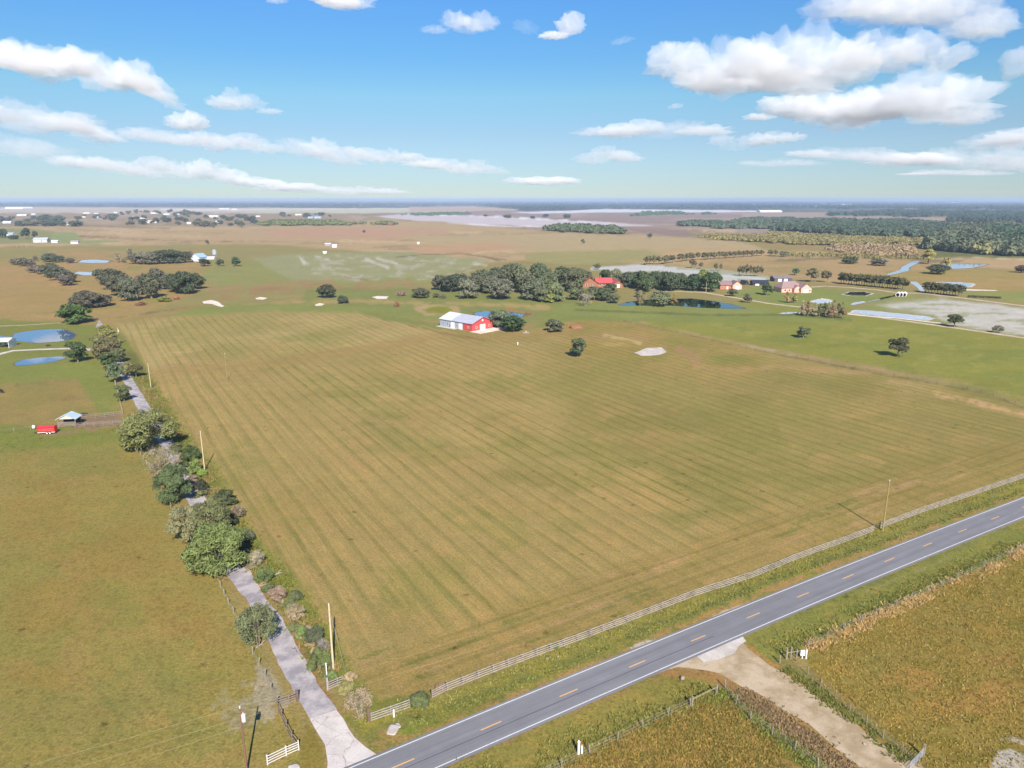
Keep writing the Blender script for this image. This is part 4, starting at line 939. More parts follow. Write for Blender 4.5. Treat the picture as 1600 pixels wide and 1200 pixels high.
# --- trees standing alone in the fields
FT = 'single trees standing in the fields'
for a in [
 ('dark rounded tree alone on the right pasture, larger of the two near ones', 'round', 1402, 557, 526, 38, (76, 78, 52)), ('smaller grey green tree alone on the right pasture', 'round', 1255, 528, 509, 27, (84, 92, 62)),
 ('grey green tree at the hay field edge left of the pale sand patch', 'round', 903, 557, 527, 33, (86, 96, 64)), ('tree with fallen logs around its foot near the barn', 'oak', 866, 518, 497, 30, (88, 92, 66)),
 ('dark green dense tree right behind the red barn end', 'oak', 802, 518, 490, 38, (60, 82, 46)), ('grey green tree between the pond and the red barn', 'oak', 779, 512, 481, 38, (92, 104, 76)),
 ('dark tree on the lane between the pasture and the sandy field', 'round', 1491, 511, 490, 28, (72, 78, 48)), ('small pale tree in the sandy field at the right', 'olive', 1558, 520, 506, 18, (110, 104, 82)),
 ('tall dark tree by the far left pond', 'round', 122, 566, 532, 36, (62, 78, 46)), ('bright green oak left of the start of the drive', 'oak', 118, 505, 472, 50, (68, 88, 42)),
 ('two stemmed dark oak standing alone above the field centre', 'oak', 510, 465, 442, 30, (72, 76, 52)), ('rounded bush right of the two stemmed oak', 'shrub', 535, 474, 458, 20, (74, 80, 56)),
 ('low dark oak in front of the grove left end', 'oak', 657, 465, 449, 30, (78, 82, 58)), ('tiny bush left of the grove, larger of a pair', 'shrub', 681, 465, 456, 14, (84, 86, 60)), ('tiny bush left of the grove, smaller of a pair', 'shrub', 692, 466, 458, 12, (90, 84, 62)),
 ('orange tipped small cypress beside the homestead pond', 'cypress', 1053, 476, 459, 12, (128, 106, 52)), ('big grey willow like tree on the homestead pond bank', 'oak', 1030, 478, 452, 38, (100, 104, 72)),
 ('slim pale tree on the homestead pond bank', 'olive', 1000, 478, 450, 13, (120, 112, 78)), ('pale leafless tree left of the homestead pond', 'bare', 915, 478, 455, 32, (150, 138, 110)),
 ('small dark tree on the homestead lawn beside the lane', 'round', 1144, 463, 450, 22, (84, 90, 62)), ('small grey tree beside the lane right of the homestead pond', 'round', 1168, 473, 458, 17, (98, 94, 72)),
 ('dark round tree left of the pink house', 'round', 1198, 461, 442, 22, (66, 86, 52)), ('small round tree behind the black roofed shed', 'round', 1243, 430, 418, 14, (72, 92, 58)),
 ('tree at the head of the second pale lane', 'round', 933, 421, 411, 13, (86, 94, 64)), ('dark tree in the marsh beyond the pale lane field', 'oak', 1328, 412, 399, 24, (74, 86, 58)),
 ('grey spreading tree in the marsh beyond the lane field', 'oak', 1373, 415, 403, 26, (100, 92, 80)), ('yellow autumn tree at the head of the canal', 'cypress', 1450, 412, 389, 30, (138, 128, 62)),
 ('small yellowish tree beside the pale far pond', 'cypress', 1478, 416, 400, 16, (140, 124, 64)), ('dark low oak in front of the pale far pond', 'oak', 1465, 428, 411, 36, (74, 80, 56)),
 ('dead dark tree at the right edge beyond the far ponds', 'oak', 1596, 426, 412, 20, (92, 76, 66)), ('small tree left of the marsh edge', 'round', 1225, 401, 393, 16, (92, 96, 70)),
 ('small tree alone in the tan range left of centre', 'round', 911, 381, 373, 8, (84, 86, 66)), ('dark tree at the edge of the pale bare field', 'round', 1015, 372, 364, 10, (78, 82, 66)), ('dark round tree topping the scrub strip in the pale field', 'round', 919, 360, 348, 16, (66, 78, 70)),
 ('tiny lone tree in the tan range on the left', 'round', 324, 382, 374, 8, (96, 88, 66)), ('tiny dark tree left of the far hut', 'round', 569, 364, 359, 6, (96, 84, 70)),
 ('left one of three clipped round trees by the tank', 'round', 320, 416, 403, 22, (60, 74, 50)), ('middle one of three clipped round trees by the tank', 'round', 344, 416, 404, 16, (64, 80, 54)), ('right one of three clipped round trees by the tank', 'round', 369, 416, 401, 18, (64, 82, 54)),
 ('dark vase shaped tree by the white sheds at the far left', 'round', 41, 373, 355, 17, (58, 68, 54)), ('smaller vase shaped tree beside the white sheds', 'round', 55, 372, 360, 11, (76, 74, 58)),
 ('dark tree at the left edge behind the far blue roofed house', 'oak', 4, 372, 355, 16, (66, 80, 58)), ('low dark tree in front of the far blue roofed house', 'oak', 21, 374, 366, 15, (70, 82, 60)),
 ('yellow green bush near the brush pile in the left oaks', 'shrub', 257, 471, 460, 22, (124, 124, 50)), ('small dark oak standing in the far left ponds', 'oak', 155, 435, 418, 18, (76, 82, 62)),
 ('bright yellow green young tree at the grove front', 'cypress', 859, 473, 454, 16, (124, 132, 58))]:
    lab, kd, x, yb, yt, w, c = a; tree(lab, kd, x, yb, yt, w, c, 1 if yb > 470 or w > 28 else 2, FT)
# --- oaks at the upper left
for k, (x, yb, yt, w, c) in enumerate([(176, 452, 416, 38, (78, 80, 60)), (190, 462, 422, 40, (84, 84, 64)), (203, 470, 430, 34, (82, 86, 66)), (222, 450, 428, 22, (96, 88, 70)), (237, 466, 422, 36, (78, 82, 60)), (246, 448, 416, 28, (84, 84, 64)), (262, 452, 426, 26, (82, 82, 64)), (278, 456, 424, 36, (70, 78, 56)), (290, 459, 420, 38, (66, 76, 52)), (306, 452, 424, 30, (74, 80, 56))]):
    tree(ORD[k] + ' oak from the left in the row of grey oaks behind the brush piles', 'oak', x, yb, yt, w, c, 1, 'row of grey oaks at the upper left')
for k, (x, yb, yt, w, c) in enumerate([(126, 480, 458, 34, (82, 80, 62)), (143, 481, 454, 40, (84, 80, 64)), (160, 478, 458, 34, (88, 82, 68)), (132, 470, 452, 30, (80, 80, 64))]):
    tree(['left', 'largest middle', 'right', 'rearmost'][k] + ' oak of the low dark clump above the bright green oak', 'oak', x, yb, yt, w, c, 1, 'low dark oak clump')
for k, (x, yb, yt, w, c) in enumerate([(24, 414, 402, 18, C_GREY), (36, 416, 401, 20, (92, 88, 72)), (47, 418, 403, 18, (100, 92, 76)), (54, 426, 412, 22, (112, 98, 82)), (66, 428, 412, 22, (104, 94, 80)), (78, 409, 394, 24, (76, 84, 66)), (92, 410, 397, 20, (72, 78, 62)), (110, 411, 402, 16, (96, 88, 76)), (80, 432, 408, 28, (80, 86, 66)), (90, 438, 412, 32, (74, 82, 62)), (104, 442, 420, 30, (84, 82, 68)), (104, 446, 428, 26, (96, 88, 78)), (56, 408, 398, 8, (96, 92, 76))]):
    tree(ORD[k] + ' of the wind bent trees around the left marsh, counted from the left and back', 'oak' if k % 3 else 'olive', x, yb, yt, w, c, 1, 'wind bent trees around the left marsh')
for k, (x, yb, yt, w, c) in enumerate([(212, 412, 394, 24, (100, 96, 80)), (224, 413, 391, 26, (104, 100, 84)), (236, 413, 392, 26, (96, 94, 76)), (250, 412, 389, 30, (72, 80, 58)), (263, 412, 387, 32, (68, 76, 56)), (277, 411, 389, 30, (70, 78, 58)), (290, 410, 391, 22, (78, 80, 62))]):
    tree(ORD[k] + ' tree from the left in the far oak grove by the bluish roof', 'oak', x, yb, yt, w, c, 1, 'far oak grove at the upper left')
for k, (x, yb, yt, w, c) in enumerate([(184, 410, 392, 9, (120, 110, 86)), (204, 404, 386, 10, (104, 102, 78)), (194, 411, 402, 9, (106, 96, 76)), (298, 400, 390, 8, (110, 96, 84))]):
    tree(['thin bare tree left', 'tall thin tree', 'tiny bush', 'brown twiggy tree'][k] + ' beside the far oak grove', 'olive', x, yb, yt, w, c, 2, None)
# --- the grove behind the barn
GV = [(688, 453, 427, 26, (84, 86, 66)), (705, 456, 427, 34, (66, 74, 56)), (720, 452, 424, 32, (74, 80, 60)), (731, 466, 434, 36, C_GREY), (746, 456, 421, 34, (80, 84, 62)), (757, 452, 417, 34, (76, 82, 60)), (766, 458, 428, 34, (86, 88, 68)), (776, 448, 414, 36, (88, 92, 70)), (784, 467, 431, 42, (98, 98, 78)), (797, 450, 408, 40, (86, 92, 66)), (812, 452, 409, 38, (90, 96, 66)), (822, 458, 422, 38, (96, 98, 72)), (834, 468, 432, 42, (92, 98, 72)), (844, 450, 407, 40, (76, 88, 58)), (856, 458, 424, 34, (84, 92, 60)), (868, 471, 438, 30, (96, 104, 66)), (878, 452, 412, 38, (80, 88, 60)), (890, 456, 413, 34, (84, 88, 60)), (902, 452, 416, 30, (88, 92, 62)), (912, 447, 419, 28, (84, 88, 62)), (846, 472, 448, 24, (92, 98, 66)), (898, 468, 448, 28, (88, 98, 62)), (928, 468, 445, 32, (90, 96, 64)), (945, 470, 447, 26, (80, 88, 60)), (908, 466, 450, 24, (80, 90, 60)), (914, 470, 452, 22, (88, 92, 60))]
for k, (x, yb, yt, w, c) in enumerate(GV):
    tree(ORD[k] + ' oak in the big grove behind the barn, counted from its left end', 'oak', x, yb, yt, w, c, 1, 'big oak grove behind the barn')
GH = [(945, 443, 418, 20, (60, 78, 48)), (963, 442, 418, 22, (100, 104, 72)), (979, 449, 422, 26, (72, 84, 58)), (992, 448, 422, 26, (78, 88, 64)), (1003, 452, 420, 28, (64, 78, 48)), (1011, 456, 428, 26, (70, 84, 52)), (1022, 452, 420, 28, (66, 78, 54)), (1036, 452, 421, 28, (64, 76, 50)), (1048, 455, 422, 30, (68, 80, 54)), (1060, 453, 423, 28, (64, 78, 54)), (1082, 454, 425, 28, (56, 76, 50)), (1098, 444, 418, 20, (118, 124, 52)), (1110, 456, 421, 36, (58, 80, 46)), (1092, 452, 430, 24, (66, 82, 58)), (1000, 464, 452, 16, (92, 92, 64)), (960, 474, 458, 20, (96, 100, 68)), (953, 458, 441, 24, (76, 84, 58))]
for k, (x, yb, yt, w, c) in enumerate(GH):
    tree(ORD[k] + ' tree around the homestead, counted from the red roof rightwards', 'oak', x, yb, yt, w, c, 1, 'trees around the homestead')
# --- pine and cypress rows
for k, (x, yb) in enumerate([(1010, 413), (1015, 412), (1021, 412), (1029, 412), (1038, 412), (1041, 411), (1048, 410), (1051, 410), (1062, 408), (1066, 408), (1073, 407), (1078, 406), (1082, 406), (1090, 405), (1100, 405), (1105, 405), (1110, 404), (1116, 404), (1123, 403), (1128, 403), (1134, 403), (1140, 402), (1147, 402), (1154, 401), (1161, 401), (1168, 400), (1175, 400), (1182, 399), (1190, 399), (1203, 399), (1211, 399)]):
    tree(ORD[k] + ' pine from the left in the long far windbreak', 'pine', x, yb + 1, yb - 12 + k * .14, 11, (96, 90, 60), 2, 'long far windbreak of pines')
for k, (x, yb, yt, w) in enumerate([(1081, 419, 405, 11), (1086, 418, 408, 7), (1095, 420, 410, 8), (1118, 424, 412, 8), (1126, 423, 413, 6), (1155, 431, 416, 8), (1161, 432, 416, 7), (1166, 431, 414, 9), (1172, 432, 415, 7), (1178, 432, 417, 7), (1183, 432, 416, 8), (1189, 432, 416, 8), (1267, 441, 420, 18), (1273, 440, 423, 12), (1287, 441, 423, 12), (1293, 441, 424, 13)]):
    tree(ORD[k] + ' pine from the left in the broken nearer pine row', 'pine', x, yb, yt, w, (94, 88, 60), 2, 'broken nearer pine row')
for k in range(26):
    t = k / 25; tree(ORD[k] + ' pine from the left in the dense row along the lane', 'pine', 1314 + 100 * t, 443 + 9.5 * t + (k % 3) * .5, 427 + 8 * t + random.uniform(-1, 1), 13, (84, 84, 50), 2, 'dense pine row along the lane')
for k in range(13):
    t = k / 12; tree(ORD[k] + ' pine from the left in the short dense row at the right', 'pine', 1446 + 56 * t, 457 + 6 * t + (k % 2), 441 + 5 * t, 14, (78, 80, 50), 2, 'short dense pine row at the right')
for k in range(13):
    x = 1514 + k * 4.0; tree('low shrub in the planted row beside the right hand lane', 'shrub', x, 464.5 + (x - 1512) * .04, 460 + (x - 1512) * .05, 5, (72, 80, 48), 2, 'planted shrub row beside the lane', 'shrub')
for k, (x, yb, yt, w, c) in enumerate([(1254, 493, 469, 14, (150, 130, 110)), (1262, 494, 471, 14, C_RUST), (1272, 494, 473, 13, (132, 122, 90)), (1280, 494, 474, 16, (88, 92, 58)), (1288, 494, 473, 15, (96, 92, 60)), (1294, 496, 472, 10, (140, 120, 100)), (1301, 497, 468, 14, C_RUST), (1309, 496, 474, 12, (104, 98, 62)), (1316, 497, 472, 14, (124, 108, 70))]):
    tree(ORD[k] + ' cypress from the left in the rusty clump beside the lane pond', 'cypress', x, yb, yt, w, c, 1, 'rusty cypress clump')
for k, (x, yb, yt, w, c) in enumerate([(1229, 473, 456, 12, (136, 112, 70)), (1241, 473, 458, 11, (130, 118, 64)), (1234, 473, 462, 8, (120, 108, 64))]):
    tree(['left', 'right', 'smallest middle'][k] + ' tree of the yellowing trio below the pink house', 'cypress', x, yb, yt, w, c, 2, 'yellowing trio below the pink house')
# --- scattered far trees among the distant houses
random.seed(21)
FARS = [(x0, x1, y0, y1, n) for x0, x1, y0, y1, n in [(0, 22, 344, 347, 9), (45, 100, 341, 347, 26), (30, 122, 350, 354, 30), (118, 184, 338, 345, 18), (184, 300, 330, 336, 22), (190, 400, 340, 352, 34), (270, 320, 334, 339, 10), (300, 400, 350, 356, 10), (430, 520, 336, 340, 12), (690, 1000, 338, 344, 6)]]
for x0, x1, y0, y1, n in FARS:
    for k in range(n):
        x = random.uniform(x0, x1); y = random.uniform(y0, y1); h = random.uniform(4.5, 8.5) * (y - 312) / 32
        tree('small dark tree among the distant houses near the left horizon', random.choice(['oak', 'shrub', 'round']), x, y, y - h, h * random.uniform(1.3, 2.0), random.choice([(70, 84, 74), (78, 88, 70), (92, 92, 72), (64, 78, 70)]), 2, 'far trees among the distant houses')
# --- distant woods and plantations: masses nobody could count
def woods(name, polys, n, hgt, wid, col, seed, lod=30, jitter=.25, rows=None):
    """many small crowns over polygons given in photo pixels; uniform over the ground seen"""
    rng = np.random.RandomState(seed); pr = []
    tot = sum(abs(sum(p[i][0] * p[(i + 1) % len(p)][1] - p[(i + 1) % len(p)][0] * p[i][1] for i in range(len(p)))) for p in polys)
    for p in polys:
        a = abs(sum(p[i][0] * p[(i + 1) % len(p)][1] - p[(i + 1) % len(p)][0] * p[i][1] for i in range(len(p)))); m = int(n * a / tot)
        xs = [q[0] for q in p]; ys = [q[1] for q in p]; got = np.zeros((0, 2))
        while len(got) < m:
            c = np.stack([rng.uniform(min(xs), max(xs), 4 * m), rng.uniform(min(ys), max(ys), 4 * m)], 1); got = np.concatenate([got, c[sdf(p, c[:, 0], c[:, 1]) + 2.4 * fbm(c[:, 0] / 16, c[:, 1] / 2.5, seed, 3) + rng.normal(0, .5, len(c)) > .6]])
        pr.append(got[:m])
    pts = np.concatenate(pr)
    if rows: pts[:, 1] = np.round((pts[:, 1]) / rows) * rows
    G = np.array([W(x, y) for x, y in pts]); m = len(G)
    base = rng.normal(size=(lod, 3)); base /= np.linalg.norm(base, axis=1)[:, None]; base[:, 2] = np.abs(base[:, 2])
    H = hgt * rng.uniform(1 - jitter, 1 + jitter, m); Wd = wid(G[:, 1]) if callable(wid) else wid * rng.uniform(.8, 1.2, m)
    P = base[None] * np.stack([Wd / 2, Wd / 2, H * .62], 1)[:, None]; P[:, :, 2] += (H * .36)[:, None]; P[:, :, :2] += G[:, None]
    P = P.reshape(-1, 3); N = np.tile(base, (m, 1)) + rng.normal(0, .4, (m * lod, 3)); N /= np.linalg.norm(N, axis=1)[:, None]
    S = np.repeat(np.minimum(Wd, H) * .5, lod)
    r = rng.normal(size=P.shape); t = np.cross(N, r); t /= np.linalg.norm(t, axis=1)[:, None]; b = np.cross(N, t); s = (S * rng.uniform(.7, 1.3, len(P)))[:, None]
    V = np.stack([P - t * s * .6 - b * s * .4, P + t * s * .6 - b * s * .5, P + b * s * .65], 1).reshape(-1, 3); V[:, 2] = np.maximum(V[:, 2], .1)
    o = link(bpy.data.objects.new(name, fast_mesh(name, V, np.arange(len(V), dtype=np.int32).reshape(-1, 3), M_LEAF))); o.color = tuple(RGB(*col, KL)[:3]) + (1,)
    tag(o, kind='stuff'); return o
woods('plantation', [[(1206, 360), (1260, 351), (1400, 347.5), (1436, 349), (1440, 352), (1500, 357), (1480, 371), (1400, 371), (1300, 367)]], 9000, 11, 9, (70, 82, 66), 1)
woods('plantation', [[(1060, 352), (1080, 349), (1200, 352), (1208, 358), (1130, 357)], [(1145, 347.5), (1180, 343), (1300, 346), (1400, 348), (1330, 349.5), (1230, 350)]], 4200, 9, 10, (76, 88, 70), 2)
woods('young_plantation', [[(1093, 372), (1120, 368.5), (1200, 371), (1200, 379), (1140, 376)], [(1200, 364), (1260, 369), (1400, 375), (1470, 377), (1440, 384), (1300, 384), (1200, 380)]], 4600, 5.0, 5.5, (116, 108, 70), 3, 20)
woods('woodland', [[(1478, 360), (1510, 355), (1560, 354), (1700, 362), (1700, 402), (1590, 401), (1500, 395), (1440, 388), (1470, 374)]], 3000, 11, 12, (92, 96, 72), 4)
woods('woodland', [[(1478, 360), (1510, 355), (1560, 354), (1700, 362), (1700, 402), (1590, 401), (1500, 395), (1440, 388), (1470, 374)]], 1500, 12, 13, (68, 76, 60), 14)
woods('woodland', [[(1490, 372), (1560, 368), (1700, 376), (1700, 402), (1590, 401), (1500, 395)]], 700, 10, 12, (112, 110, 72), 15)
woods('woodland', [[(1532, 366), (1570, 362), (1700, 372), (1700, 400), (1600, 392), (1550, 378)]], 700, 14, 17, (60, 78, 56), 5)
woods('woodland', [[(1480, 343), (1540, 341), (1700, 345), (1700, 352), (1560, 350), (1484, 348)], [(1290, 336), (1400, 330), (1700, 334), (1700, 341), (1480, 340), (1300, 338)]], 3000, 12, 16, (54, 68, 60), 6)
woods('scrub', [[(845, 361), (880, 355), (920, 356), (960, 359), (975, 366), (940, 366)]], 420, 9, 12, (76, 86, 60), 7)
woods('scrub', [[(400, 352), (430, 346), (530, 347), (548, 352), (470, 353)], [(548, 351), (600, 349), (640, 352)]], 900, 7, 10, (92, 98, 64), 8)
woods('scrub', [[(610, 337), (700, 333), (740, 335), (690, 338)], [(984, 338), (1010, 331), (1060, 332), (1100, 336)], [(1092, 336), (1110, 332), (1125, 336)]], 380, 8, 16, (72, 92, 72), 9)
woods('scrub', [[(1290, 392), (1300, 384), (1420, 385), (1440, 392), (1420, 402), (1340, 400)]], 260, 4.5, 6, (128, 110, 84), 10, 16)
woods('scrub', [[(1210, 396), (1300, 398), (1460, 402), (1440, 406), (1240, 402)]], 300, 2.5, 5, (110, 104, 64), 11, 14)
HB = [[(-500, 316), (800, 315), (2100, 315), (2100, 329), (1560, 329), (1200, 326.5), (940, 326), (820, 329), (740, 321), (640, 322), (440, 324), (160, 322.5), (-500, 324)]]
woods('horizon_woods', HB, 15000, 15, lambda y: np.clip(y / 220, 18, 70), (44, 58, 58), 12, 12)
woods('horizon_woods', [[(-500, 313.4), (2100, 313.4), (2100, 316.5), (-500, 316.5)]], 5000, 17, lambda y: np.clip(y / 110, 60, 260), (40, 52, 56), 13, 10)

# ------------------------------------------------------------------ buildings
M_GLASS = paint('window_glass', (44, 52, 62), .15, .1, 1.0, spec=.8)
M_TRIM = paint('white_trim', (228, 226, 222), .6, .06, 2.0)
def metal_roof(name, rgb, dark=None):
    m, g, b, out = newmat(name)
    tc = g.n('ShaderNodeTexCoord'); P = tc.outputs['Object']; s = g.n('ShaderNodeSeparateXYZ', {0: P})
    n = g.noise(P, .35, 5.0, .6); rib = g.m('SINE', g.m('MULTIPLY', s.outputs[1], 2 * math.pi / .9))
    f = g.m('MULTIPLY', g.mr(n, .3, .7, .9, 1.08), g.mr(rib, .8, 1.0, 1.0, .86))
    g.set(b, 'Base Color', g.vm('SCALE', tuple(lin(c) for c in rgb), f)); g.set(b, 'Roughness', .45); g.set(b, 'Specular IOR Level', .5); return m
def siding(name, rgb):
    m, g, b, out = newmat(name)
    P = g.n('ShaderNodeTexCoord').outputs['Object']; s = g.n('ShaderNodeSeparateXYZ', {0: P})
    rib = g.m('SINE', g.m('MULTIPLY', g.m('ADD', s.outputs[0], s.outputs[1]), 2 * math.pi / .6)); n = g.noise(P, .8, 5.0, .65)
    f = g.m('MULTIPLY', g.mr(n, .3, .7, .9, 1.08), g.mr(rib, .6, 1.0, 1.0, .88))
    g.set(b, 'Base Color', g.vm('SCALE', tuple(lin(c) for c in rgb), f)); g.set(b, 'Roughness', .6); return m
def wall_block(root, w, l, hw, hr, ridge, wm, ox=0, oy=0, name='wall'):
    mb = MB(); x0, x1, y0, y1 = ox, ox + w, oy, oy + l
    mb.poly([(x0, y0, 0), (x1, y0, 0), (x1, y0, hw)] + ([((x0 + x1) / 2, y0, hr)] if ridge == 'y' else []) + [(x0, y0, hw)])
    mb.poly([(x1, y1, 0), (x0, y1, 0), (x0, y1, hw)] + ([((x0 + x1) / 2, y1, hr)] if ridge == 'y' else []) + [(x1, y1, hw)])
    mb.poly([(x0, y1, 0), (x0, y0, 0), (x0, y0, hw)] + ([(x0, (y0 + y1) / 2, hr)] if ridge == 'x' else []) + [(x0, y1, hw)])
    mb.poly([(x1, y0, 0), (x1, y1, 0), (x1, y1, hw)] + ([(x1, (y0 + y1) / 2, hr)] if ridge == 'x' else []) + [(x1, y0, hw)])
    return mb.build(name, wm, root)
def roof_block(root, w, l, hw, hr, ridge, rm, ox=0, oy=0, over=.45, th=.14, name='roof', hip=0.0, y0=None, y1=None):
    mb = MB(); x0, x1 = ox - over, ox + w + over
    a0, a1 = (oy - over if y0 is None else y0), (oy + l + over if y1 is None else y1); e = .03
    if ridge == 'y':
        xm = ox + w / 2; dz = (hr - hw) * over / (w / 2); zl = hw - dz + e; zt = hr + e
        for s, xe in ((0, x0), (1, x1)):
            q = [(xe, a0, zl), (xm, a0 + hip, zt), (xm, a1 - hip, zt), (xe, a1, zl)]
            if s: q = q[::-1]
            mb.poly([(x, y, z + th) for x, y, z in q][::-1]); mb.poly(q)
            for i in range(4):
                a, b = q[i], q[(i + 1) % 4]; mb.poly([a, b, (b[0], b[1], b[2] + th), (a[0], a[1], a[2] + th)])
        if hip:
            for ya, yb in ((a0, a0 + hip), (a1, a1 - hip)): mb.poly([(x0, ya, zl + th), (x1, ya, zl + th), (xm, yb, zt + th)])
    else:
        ym = oy + l / 2; dz = (hr - hw) * over / (l / 2); zl = hw - dz + e; zt = hr + e
        for s, ye in ((0, a0), (1, a1)):
            q = [(x0, ye, zl), (x0 + hip, ym, zt), (x1 - hip, ym, zt), (x1, ye, zl)]
            if not s: q = q[::-1]
            mb.poly([(x, y, z + th) for x, y, z in q][::-1]); mb.poly(q)
            for i in range(4):
                a, b = q[i], q[(i + 1) % 4]; mb.poly([a, b, (b[0], b[1], b[2] + th), (a[0], a[1], a[2] + th)])
        if hip:
            for xa, xb in ((x0, x0 + hip), (x1, x1 - hip)): mb.poly([(xa, a0, zl + th), (xa, a1, zl + th), (xb, ym, zt + th)])
    return mb.build(name, rm, root)
def opening(root, side, u, z, w, h, typ, ox=0, oy=0, bw=0, bl=0, frame=None, pane=None):
    """window or door standing proud of a wall: side f (front, y=0), l (x=0) or r (x=width)"""
    def pt(a, d): return (ox + a, oy - d) if side == 'f' else ((ox - d, oy + a) if side == 'l' else (ox + bw + d, oy + a))
    def bx(mb, a0, a1, z0, z1, d0, d1):
        p, q = pt(a0, d0), pt(a1, d1); mb.box(min(p[0], q[0]), min(p[1], q[1]), z0, max(p[0], q[0]), max(p[1], q[1]), z1)
    f = MB(); t = .12
    bx(f, u, u + t, z, z + h, .004, .07); bx(f, u + w - t, u + w, z, z + h, .004, .07); bx(f, u + t, u + w - t, z + h - t, z + h, .004, .07)
    if typ == 'window': bx(f, u + t, u + w - t, z, z + t, .004, .07)
    elif typ == 'barn_door':
        bx(f, u + w / 2 - .07, u + w / 2 + .07, z, z + h - t, .05, .09); bx(f, u + t, u + w - t, z + h * .45, z + h * .45 + .16, .05, .085)
    fo = f.build({'window': 'window', 'door': 'door', 'barn_door': 'barn_door', 'roll_door': 'roll_up_door'}[typ], frame or M_TRIM, root)
    p = MB(); bx(p, u + t, u + w - t, z + (t if typ == 'window' else 0), z + h - t, .004, .04)
    p.build('pane' if typ == 'window' else 'leaf', pane or (M_GLASS if typ == 'window' else M_TRIM), fo); return fo

def build_barn():
    A = W(738, 518); rz = R(46.5); w, l, hw, hr = 14.6, 25.0, 3.9, 6.6; fr = 7.0
    e = empty('barn', A, 'long metal barn with red front end, pale grey rear half and grey metal roof', 'barn', None, rz)
    red = siding('red_siding', (200, 80, 78)); gry = siding('pale_grey_siding', (158, 166, 180)); rf = metal_roof('pale_metal_roof', (206, 208, 214)); rf2 = metal_roof('grey_metal_roof', (176, 178, 190))
    o = wall_block(e, w, fr, hw, hr, 'y', red); tag(o, 'bright red corrugated end wall'); o.name = 'wall'
    o = wall_block(e, w, l - fr - .01, hw, hr, 'y', gry, 0, fr + .01); tag(o, 'pale grey corrugated side wall')
    tag(roof_block(e, w, l, hw, hr, 'y', rf2, y0=-.5, y1=l * .62), 'darker grey front part of the metal roof'); tag(roof_block(e, w, l, hw, hr, 'y', rf, y0=l * .62 + .01, y1=l + .4), 'lighter rear part of the metal roof')
    t = MB(); dz = (hr - hw) * .45 / (w / 2); t.bar((-.5, -.56, hw - dz + .05), (w / 2, -.56, hr + .06), .1, .22); t.bar((w / 2, -.56, hr + .06), (w + .5, -.56, hw - dz + .05), .1, .22); t.build('roof_trim', paint('red_trim', (200, 80, 80), .6), e)
    opening(e, 'f', w / 2 - 1.9, 0, 3.8, 2.9, 'barn_door', pane=paint('cream_door', (236, 224, 214), .6)); opening(e, 'f', w / 2 - 4.9, 1.2, 1.2, 1.0, 'window'); opening(e, 'f', w / 2 + 4.2, 1.2, 1.2, 1.0, 'window')
    v = MB(); v.tube([(w / 2, -.02, 5.0), (w / 2, -.09, 5.0)], .55, 14); v.build('gable_vent', M_TRIM, e)
    opening(e, 'l', 2.6, 1.3, 1.0, .9, 'window', bw=w)
    for u, wd, ht, ty in ((fr + .4, 2.8, 3.2, 'roll_door'), (fr + 3.9, 1.1, 1.2, 'window'), (fr + 6.4, 2.8, 3.2, 'roll_door'), (fr + 9.6, 1.0, 2.1, 'door'), (fr + 11.2, 1.1, 1.2, 'window'), (fr + 14.8, 1.1, 1.2, 'window')):
        opening(e, 'l', u, 0 if 'door' in ty else 1.2, wd, ht, ty, bw=w, pane=M_GLASS if ty in ('window', 'door') else paint('roller_door', (226, 228, 232), .5))
    ap = MB(); ap.box(-1.5, -7.5, 0, w + 2.5, -.02, .12); s = ap.build('concrete_pad', M_SAND); s.location = e.location; s.rotation_euler = e.rotation_euler; tag(s, kind='structure')
    ap = MB(); ap.box(-2.6, 11, 0, -.02, 25.5, .1); s = ap.build('concrete_pad', M_LIME); s.location = e.location; s.rotation_euler = e.rotation_euler; tag(s, kind='structure')
build_barn()

def build_red_house():
    A = W(912, 450); e = empty('house', A, 'tan house with bright red metal roof half hidden among oaks', 'house', None, R(4))
    wm = paint('tan_stucco', (150, 104, 78), .85, .1, .8); rm = metal_roof('red_metal_roof', (184, 84, 84))
    k = .66
    for nm, (ox, oy, w, l, hw, hr, rd) in {'a': (0, 4, 11, 13, 3.8, 7.4, 'y'), 'b': (11.01, 6, 12, 10, 3.4, 6.4, 'x'), 'c': (22.5, 1, 9, 13, 3.0, 5.6, 'y')}.items():
        wall_block(e, w, l, hw, hr, rd, wm, ox, oy); roof_block(e, w, l, hw, hr, rd, rm, ox, oy, over=.8)
    for u in (2.0, 6.0): opening(e, 'f', u, 1, 1.6, 1.5, 'window', 0, 4)
    for u in (13.0, 16.0, 19.0): opening(e, 'f', u, 1, 1.5, 1.5, 'window', 0, 6)
    opening(e, 'f', 25.5, 0, 2.6, 2.4, 'door', 0, 1); opening(e, 'r', 4, 1, 1.4, 1.4, 'window', 22.5, 1, 9)
    c = MB(); c.box(14, 10, 5.5, 15.2, 11.2, 8.0); c.build('chimney', paint('brick', (150, 96, 78), .9), e)
build_red_house()
def simple_building(name, label, cat, x, y, w, l, hw, hr, rot, ridge, wall, roof, ops=(), hip=0, group=None, extra=None):
    e = empty(name, W(x, y), label, cat, group, R(rot))
    wm = paint('wall_%d_%d_%d' % wall, wall, .8, .08, .6); rm = paint('roof_%d_%d_%d' % roof, roof, .6, .12, .5)
    wall_block(e, w, l, hw, hr, ridge if not hip else '', wm); roof_block(e, w, l, hw, hr, ridge, rm, over=.5, hip=hip)
    for o in ops: opening(e, *o, bw=w)
    return e, wm, rm
